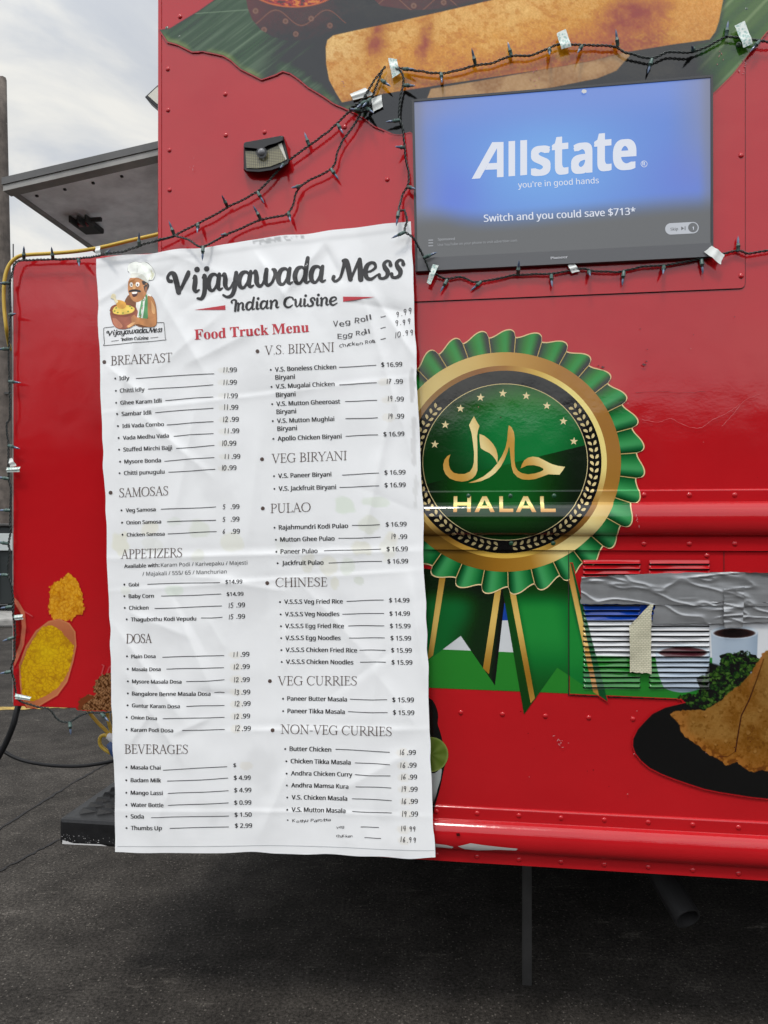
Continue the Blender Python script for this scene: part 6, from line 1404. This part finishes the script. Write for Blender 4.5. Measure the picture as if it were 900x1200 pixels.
c = F(*fp(322, 410), .034); v = [F(*fp(322+14*math.cos(R(a)), 410+14*math.sin(R(a))), .0345) for a in range(0, 360, 30)]; mk('button', v, [list(range(12))], M_cream, lt_)

# ------------------------------------------------------------------ strings of mini lights
bm = bmesh.new()
def lathe_mesh(name, prof_, m, n=8):
    v = []; f = []
    for r, z in prof_:
        for k in range(n): a = 2*math.pi*k/n; v.append((r*math.cos(a), r*math.sin(a), z))
    for j in range(len(prof_)-1):
        for k in range(n): f.append([j*n+k, j*n+(k+1) % n, (j+1)*n+(k+1) % n, (j+1)*n+k])
    f.append([(len(prof_)-1)*n+k for k in range(n)]); me = bpy.data.meshes.new(name); me.from_pydata(v, [], f); me.materials.append(m)
    me.polygons.foreach_set('use_smooth', np.ones(len(me.polygons), bool)); return me
ME_SOCK = lathe_mesh('bulb_socket', [(1.25*a_, b_) for a_, b_ in [(.0028, -.002), (.0040, .001), (.0042, .012), (.0048, .0125), (.0048, .0145), (.0036, .0148), (.0034, .0205), (.0020, .021)]], M_socket)
ME_BULB = lathe_mesh('bulb', [(1.3*a_, b_) for a_, b_ in [(.0024, .0195), (.0026, .024), (.0024, .030), (.0015, .0350), (.0006, .0385), (.0002, .041)]], M_bulb)
def light_string(name, label, runs, bulbs, group='strings of mini lights'):
    P0 = F(*runs[0][len(runs[0])//2]); t = thing(name, label, 'string lights', P0, group)
    mb = MB(); twist = 0
    for run in runs:
        S = spline([F(*p) for p in run], 10)
        L = np.r_[0, np.cumsum(np.linalg.norm(np.diff(S, axis=0), axis=1))]; n = max(8, int(L[-1]/.0042)); q = np.linspace(0, L[-1], n)
        S = np.stack([np.interp(q, L, S[:, i]) for i in range(3)], 1)
        S += .0022*np.stack([np.array([vnoise(q*45, q*0+i, 3+i)-.5 for i in range(3)])[i] for i in range(3)], 1)*1.2
        T = np.gradient(S, axis=0); T /= np.linalg.norm(T, axis=1)[:, None]
        for ph in (0, math.pi):
            pts = []
            for i in range(n):
                d = Vector(T[i]); a = Vector((0, 1, 0)); a = (a-d*a.dot(d)).normalized(); b = d.cross(a); an = q[i]/.024*2*math.pi+ph
                pts.append(Vector(S[i])+(a*math.cos(an)+b*math.sin(an))*.0022)
            mb.tube(pts, .0018, 6)
    mb.build('wire', M_wire, t, smooth=True)
    for b in bulbs:
        x0, y0, x1, y1 = b[:4]; tb = b[4]
        p0 = F(x0, y0, tb); p1 = F(x1, y1, tb); pr = (p1-p0).length; outw = math.sqrt(max(0.0, .040**2-pr*pr))*(b[5] if len(b) > 5 else .75)
        d = (F(x1, y1, tb+outw)-p0).normalized()
        o = bpy.data.objects.new('bulb_socket', ME_SOCK); COL.objects.link(o); o.parent = t; o.location = p0-BASE[t]; o.rotation_euler = d.to_track_quat('Z', 'Y').to_euler()
        o2 = bpy.data.objects.new('bulb', ME_BULB); COL.objects.link(o2); o2.parent = o
    return t
t1 = .016
def T_(pts, t): return [(x, y, t) for x, y in pts]
runA = T_([(452, 78), (438, 96), (425, 117), (408, 132), (392, 148), (362, 171), (334, 192), (302, 224), (268, 242), (240, 258), (204, 276)], .018)+[(180, 283, .03)]
runB = T_([(448, 84), (437, 112), (428, 124), (414, 148), (398, 172), (388, 198), (352, 218), (338, 249), (304, 258), (266, 275)], .02)+[(238, 289, .076), (220, 280, .068), (204, 276, .05)]
runK = T_([(430, 112), (420, 122), (410, 128), (424, 131), (436, 122)], .026)
light_string('string_lights', 'double swag of green mini lights drooping from the dosa picture to the banner top', [runA, runB, runK],
    [(362, 170, 356, 153, .018), (302, 225, 310, 239, .018), (266, 241, 262, 233, .018), (333, 192, 330, 195, .018, .5), (232, 262, 231, 274, .02), (204, 275, 199, 262, .035), (396, 146, 403, 158, .02), (388, 198, 398, 212, .02), (352, 218, 342, 220, .02, .9), (338, 249, 341, 261, .02), (305, 256, 299, 245, .02), (266, 275, 262, 275, .025, .5), (238, 289, 237, 306, .077), (428, 119, 417, 127, .026), (430, 127, 439, 133, .026), (421, 129, 412, 128, .03), (447, 94, 459, 102, .02), (434, 116, 424, 126, .03)])
runC = T_([(464, 80), (470, 83), (473, 90), (473, 98), (469, 118), (468, 137), (472, 150), (474, 165), (476, 188), (479, 205), (478, 217), (471, 230)], .022)+[(468, 246, .06), (474, 246.5, .066), (477, 257, .071), (475, 271, .071), (484, 279, .062), (494, 295, .040), (500, 307, .034), (505, 319, .029), (511, 322, .022)]+T_([(524, 327), (540, 325), (554, 330), (564, 329.5), (580, 327), (607, 322), (646, 321), (680, 315), (700, 318), (724, 318.5), (750, 313), (778, 311), (800, 307), (822, 303), (840, 299), (851, 296.5), (865, 294), (875, 297.5), (887, 296), (903, 293), (925, 291)], .014)
light_string('string_lights', 'run of green mini lights down the left side of the television and along beneath it', [runC],
    [(474, 100, 487, 100.5, .022), (468, 141, 452, 143, .022), (474, 173, 465, 172, .022), (478, 219, 487, 221.5, .024), (467, 248, 464, 267, .068), (474, 272, 457, 280, .073), (497, 302, 516, 294, .036), (524, 328, 515, 344, .02), (564, 330, 551, 341, .014), (607, 321, 608, 309, .014), (646, 322, 647, 337, .014), (690, 318, 691, 321, .014, .5), (731, 318, 729, 335, .014), (778, 312, 777, 321, .014), (822, 304, 824, 324, .014), (865, 294, 865, 275, .014)])
runD = T_([(460, 78), (476, 81), (496, 84), (517, 85.5), (540, 82), (559, 76), (576, 74), (600, 66), (620, 65), (640, 58), (654, 52), (669, 52), (683, 53), (698, 53), (722, 54.5), (735, 62), (764, 68.5), (784, 61), (810, 61), (836, 51), (851, 43), (868, 45), (891, 48), (903, 49), (925, 44)], .018)
light_string('string_lights', 'run of green mini lights taped across the dosa picture above the television', [runD],
    [(473, 81, 486, 81, .018), (517, 86, 518, 99, .018), (557, 75, 554, 62, .018), (599, 65, 595, 49, .018), (644, 57, 644, 65, .018), (682, 54, 676, 63, .018), (724, 53.5, 722, 38, .018), (764, 69.5, 758, 89, .018), (813, 60, 811, 54, .018, .9), (851, 42, 854, 20, .018), (890, 48, 878, 62, .018)])
runE1 = [(204, 277, .05), (186, 281.5, .06), (164, 288, .070), (142, 295, .072), (124, 297.5, .068), (107, 301, .04)]+T_([(93, 303), (78, 303.5), (55, 304), (33, 304.5), (26, 305), (17, 310), (12, 332), (11.3, 345), (12.5, 360), (12, 385), (10.5, 410), (11, 445), (12.3, 487), (7.8, 498), (10, 519), (10.5, 536), (10.2, 560), (13, 575), (12.3, 597), (12, 625), (9.5, 637), (11.5, 647), (9.6, 674), (14.5, 687), (15.5, 707), (16, 721), (17.8, 735), (17, 752), (17.3, 768), (13.3, 782), (14.3, 790), (17.5, 800), (18, 812), (22, 820.5), (42, 828), (58, 831), (68, 843), (82, 845.5), (100, 836), (121, 835), (138, 833), (160, 832)], .022)
light_string('string_lights', 'run of green mini lights around the edge of the open red door', [runE1],
    [(28, 303, 28, 291, .022), (62, 303, 61, 295, .022, .5), (92, 304, 93, 313, .022), (163, 288, 163, 276, .07), (124, 298, 127, 295, .068, .4), (10, 332, 0, 332, .022), (11, 369, 21, 367, .022, .9), (10, 409, 1, 409, .022, .5), (11, 447, 28, 449, .022), (10, 522, 27, 527, .022), (10, 561, -4, 559, .022, .5), (12, 598, -4, 598, .022, .4), (9, 637, -4, 635, .022), (9, 674, -6, 673, .022), (14, 711, -2, 713, .022), (16, 747, 1, 752, .022), (13, 787, -4, 790, .022), (82, 846, 83, 862, .022), (119, 836, 128, 846, .022)])

# ------------------------------------------------------------------ pieces of tape
def tape(label, quad, t, m, crease=.5, amp=.004, group='pieces of tape holding the light strings'):
    n = 9; q = np.array(quad, float); u, v_ = np.meshgrid(np.linspace(0, 1, n), np.linspace(0, 1, n), indexing='ij')
    px = q[0][0]*(1-u)*(1-v_)+q[1][0]*u*(1-v_)+q[2][0]*u*v_+q[3][0]*(1-u)*v_; py = q[0][1]*(1-u)*(1-v_)+q[1][1]*u*(1-v_)+q[2][1]*u*v_+q[3][1]*(1-u)*v_
    edge = (np.abs(v_-.5) > .49)*1.0; px = px+edge*(vnoise(u*7, v_*3, int(px.sum()) % 97)-.5)*1.4
    tt = t+amp*np.exp(-((v_-crease)/.16)**2)+.0012*(vnoise(u*3, v_*3, 2))
    s_, _, z_ = F(px, py, t); P = np.stack([s_, -tt, z_], -1); V = P.reshape(-1, 3); Vb = V+np.array([0, .0006, 0]); idx = np.arange(n*n).reshape(n, n)
    f = [[idx[i, j], idx[i, j+1], idx[i+1, j+1], idx[i+1, j]] for i in range(n-1) for j in range(n-1)]
    o = mk('tape_piece', V.tolist(), [list(map(int, x_)) for x_ in f], m, None, tuple(P[n//2, n//2]), smooth=True)
    tag(o, label, 'tape', group); return o
tape('patterned tape square on the dosa picture where the light strings meet', [(454.6, 67.8), (464.8, 69.3), (468.6, 85.7), (460, 91.9)], .021, M_ptape)
tape('white tape scrap under the tangled bulbs on the rolled dosa end', [(410, 110), (428, 103), (439, 111), (414, 117.5)], .011, M_tape)
tape('white tape scrap right of the tangled bulbs, on the dark leaf shade', [(435, 116), (447, 111), (448.5, 125), (437.5, 131)], .011, M_tape)
tape('pale patterned tape on the dosa picture above the middle of the television', [(652, 39), (663, 34), (669.5, 55), (658, 58)], .021, M_ptape, .8)
tape('long patterned tape on the green leaf above the television right corner', [(861, 30), (872.6, 24.6), (882, 51.5), (871, 56)], .021, M_ptape, .75)
tape('slanted patterned tape strip at the lower left corner of the television', [(507, 309.6), (514, 311), (504.5, 333.7), (500, 331.4)], .029, M_ptape)
tape('tiny cream tape scrap below the middle of the television', [(665, 310.5), (673, 308), (679, 318), (670, 320)], .016, M_tape)
tape('torn white tape at the lower right corner of the television', [(825, 295), (834, 288), (848.7, 298.7), (844, 310)], .026, M_tape, .5)
tape('folded white tape flap on the left edge of the red door', [(10, 539), (14, 536), (20, 546), (12, 547)], .024, M_tape)
tape('patterned tape strip at mid height on the left edge of the red door', [(8, 548), (24, 547), (23, 553), (8, 553.5)], .027, M_ptape)
tape('patterned tape strip beside the red chilli spoon picture', [(16.3, 721), (26.8, 719.8), (27.4, 725.7), (17.5, 726.8)], .026, M_ptape)
tape('patterned tape strip at the bottom left corner of the red door', [(18, 812.6), (36.8, 816.7), (35, 820.8), (18, 819)], .026, M_ptape)
tape('small white tape tab at the door bottom beside the menu banner', [(136, 819), (141.5, 819), (141, 832), (135.5, 831.5)], .03, M_tape)
tape('white tag wrapped on the yellow cord above the banner corner', [(112, 289), (117.5, 288), (118.5, 299), (112, 300)], .05, M_tape)

# silver duct tape over the louvres
dt_ = thing('duct_tape', 'wrinkled silver duct tape stuck over the top of the louvred hatch', 'duct tape', F(790, 710, .02))
def duct(quad_top, quad_bot, t, seed, name, nu=150, nv=36):
    u, v_ = np.meshgrid(np.linspace(0, 1, nu), np.linspace(0, 1, nv), indexing='ij')
    tx = np.array(quad_top, float); bx_ = np.array(quad_bot, float); d1 = np.linspace(0, 1, len(tx)); d2 = np.linspace(0, 1, len(bx_))
    px = np.interp(u, d1, tx[:, 0])*(1-v_)+np.interp(u, d2, bx_[:, 0])*v_; py = np.interp(u, d1, tx[:, 1])*(1-v_)+np.interp(u, d2, bx_[:, 1])*v_
    py = py+(np.abs(v_-.5) > .48)*(vnoise(u*40, v_*2, seed)-.5)*1.2; px = px+(u < .01)*(vnoise(v_*9, u, seed+1)-.5)*1.8
    rid = np.abs(fbm(px*.010+seed, py*.10+.25*np.sin(px*.03), 3, seed)-.5); w2 = np.abs(fbm(px*.02+seed, py*.07-px*.012, 2, seed+7)-.5)
    tt = t+.0055*np.exp(-rid*20)*sstep(.4, .75, fbm(px*.013, py*.03, 2, seed+3))+.003*np.exp(-w2*22)+.003*fbm(px*.02, py*.05, 2, seed+9)
    s_, _, z_ = F(px, py, t); return grid_obj(name, np.stack([s_, -tt, z_], -1), None, None, M_duct, dt_)
duct([(681, 676.5), (727, 674), (784, 671.5), (848, 670.5), (908, 671)], [(680, 707.5), (740, 708), (790, 709), (848, 710), (908, 711)], .016, 5, 'strip')
duct([(769, 703), (830, 705), (908, 705)], [(763.5, 731), (831, 731), (908, 729)], .013, 21, 'strip', 110, 26)
duct([(848, 690), (872, 688)], [(848, 736), (870, 735)], .021, 33, 'strip', 24, 40)
mt = thing('mesh_tape', 'cream woven tape flap hanging from the duct tape down over the louvres', 'tape', F(750, 750, .02))
def flap(quad, t0, t1, name, amp):
    n = 18; q = np.array(quad, float); u, v_ = np.meshgrid(np.linspace(0, 1, n), np.linspace(0, 1, n), indexing='ij')
    px = q[0][0]*(1-u)*(1-v_)+q[1][0]*u*(1-v_)+q[2][0]*u*v_+q[3][0]*(1-u)*v_; py = q[0][1]*(1-u)*(1-v_)+q[1][1]*u*(1-v_)+q[2][1]*u*v_+q[3][1]*(1-u)*v_
    px = px+(np.abs(u-.5) > .49)*(vnoise(v_*14, u, 4)-.5)*.8; py = py+(v_ > .99)*(vnoise(u*9, v_, 6)-.5)*3
    tt = t0+(t1-t0)*v_+amp*np.sin(v_*5+u*2)+.0015*vnoise(u*3, v_*8, 3); s_, _, z_ = F(px, py, t0); grid_obj(name, np.stack([s_, -tt, z_], -1), None, None, M_mask, mt)
flap([(737.5, 733), (763, 718), (763.7, 790), (738.5, 788)], .022, .019, 'flap', .002)
flap([(762, 708), (765.5, 708.5), (763, 722), (737.5, 733.5)], .024, .0228, 'fold', .0)

# ------------------------------------------------------------------ cords
def cord(name, label, cat, pts, r, m, parent=None, per=12, t_frame=True):
    P = [F(*p) for p in pts]; S = spline(P, per); mb = MB(); mb.tube([Vector(q) for q in S], r, 10); base = tuple(P[len(P)//2])
    o = mb.build(name, m, None, base, smooth=True); return tag(o, label, cat)
cord('extension_cord', 'yellow extension cord draped along the top and around the corner of the open door', 'cord', [(200, 270, -.03), (183, 275, -.02), (150, 282.5, -.01), (118, 290, .0), (90, 294.5, .0), (60, 297, .0), (34, 298.5, .0), (22, 300.5, .002), (12, 309, .006), (6.5, 322, .01), (4.5, 340, .012), (5, 362, .012), (7.5, 385, .01), (9.5, 398, -.02), (12, 410, -.05)], .0056, M_ycord)
cord('power_cable', 'thick black cable hanging from the lower left corner of the open door', 'cable', [(24, 822, -.045), (20, 832, -.03), (16, 848, -.02), (9, 866, -.02), (2, 880, -.02), (-10, 900, -.02), (-30, 925, -.03)], .0095, M_cable)
cord('black_hose', 'thin black cable sagging low behind the banner towards the plug', 'cable', [(-20, 862, -.12), (0, 877, -.12), (14, 886, -.12), (30, 892, -.12), (55, 896.5, -.12), (85, 898, -.12), (110, 896, -.12), (140, 890, -.12), (175, 880, -.12), (200, 872, -.1)], .0058, M_cable)
yc = thing('plug_cord', 'looped yellow cords with a blue and white plug under the door', 'cord', F(128, 865, -.14))
mb = MB()
for pts in ([(95, 815, -.14), (103, 832, -.14), (113, 845, -.14), (122, 854, -.14), (128, 860, -.14), (136, 864, -.14)], [(126, 820, -.13), (126, 838, -.13), (129, 852, -.13), (133, 861, -.13), (140, 866, -.13)], [(133, 820, -.16), (133, 842, -.16), (137, 856, -.16), (144, 862, -.16)], [(130, 864, -.12), (122, 861.5, -.12), (117.5, 864.5, -.12), (117, 871, -.12), (120, 876, -.12), (127, 881, -.12), (133, 884, -.13)]):
    mb.tube([Vector(q) for q in spline([F(*p) for p in pts], 8)], .0058, 9)
mb.build('cord', M_ycord, yc, smooth=True)
mb = MB(); P = [F(126.5, 862, -.12), F(134, 866, -.12), F(141, 871, -.12), F(150, 878, -.12)]; mb.tube(P, [.010, .016, .019, .014], 12); mb.build('plug_cover', M_whitep, yc, smooth=True)
mb = MB(); P = [F(129, 870, -.115), F(136, 879, -.115), F(141, 886, -.115), F(146, 893, -.115)]; mb.tube(P, [.014, .021, .020, .012], 12); mb.build('plug_body', M_bluep, yc, smooth=True)
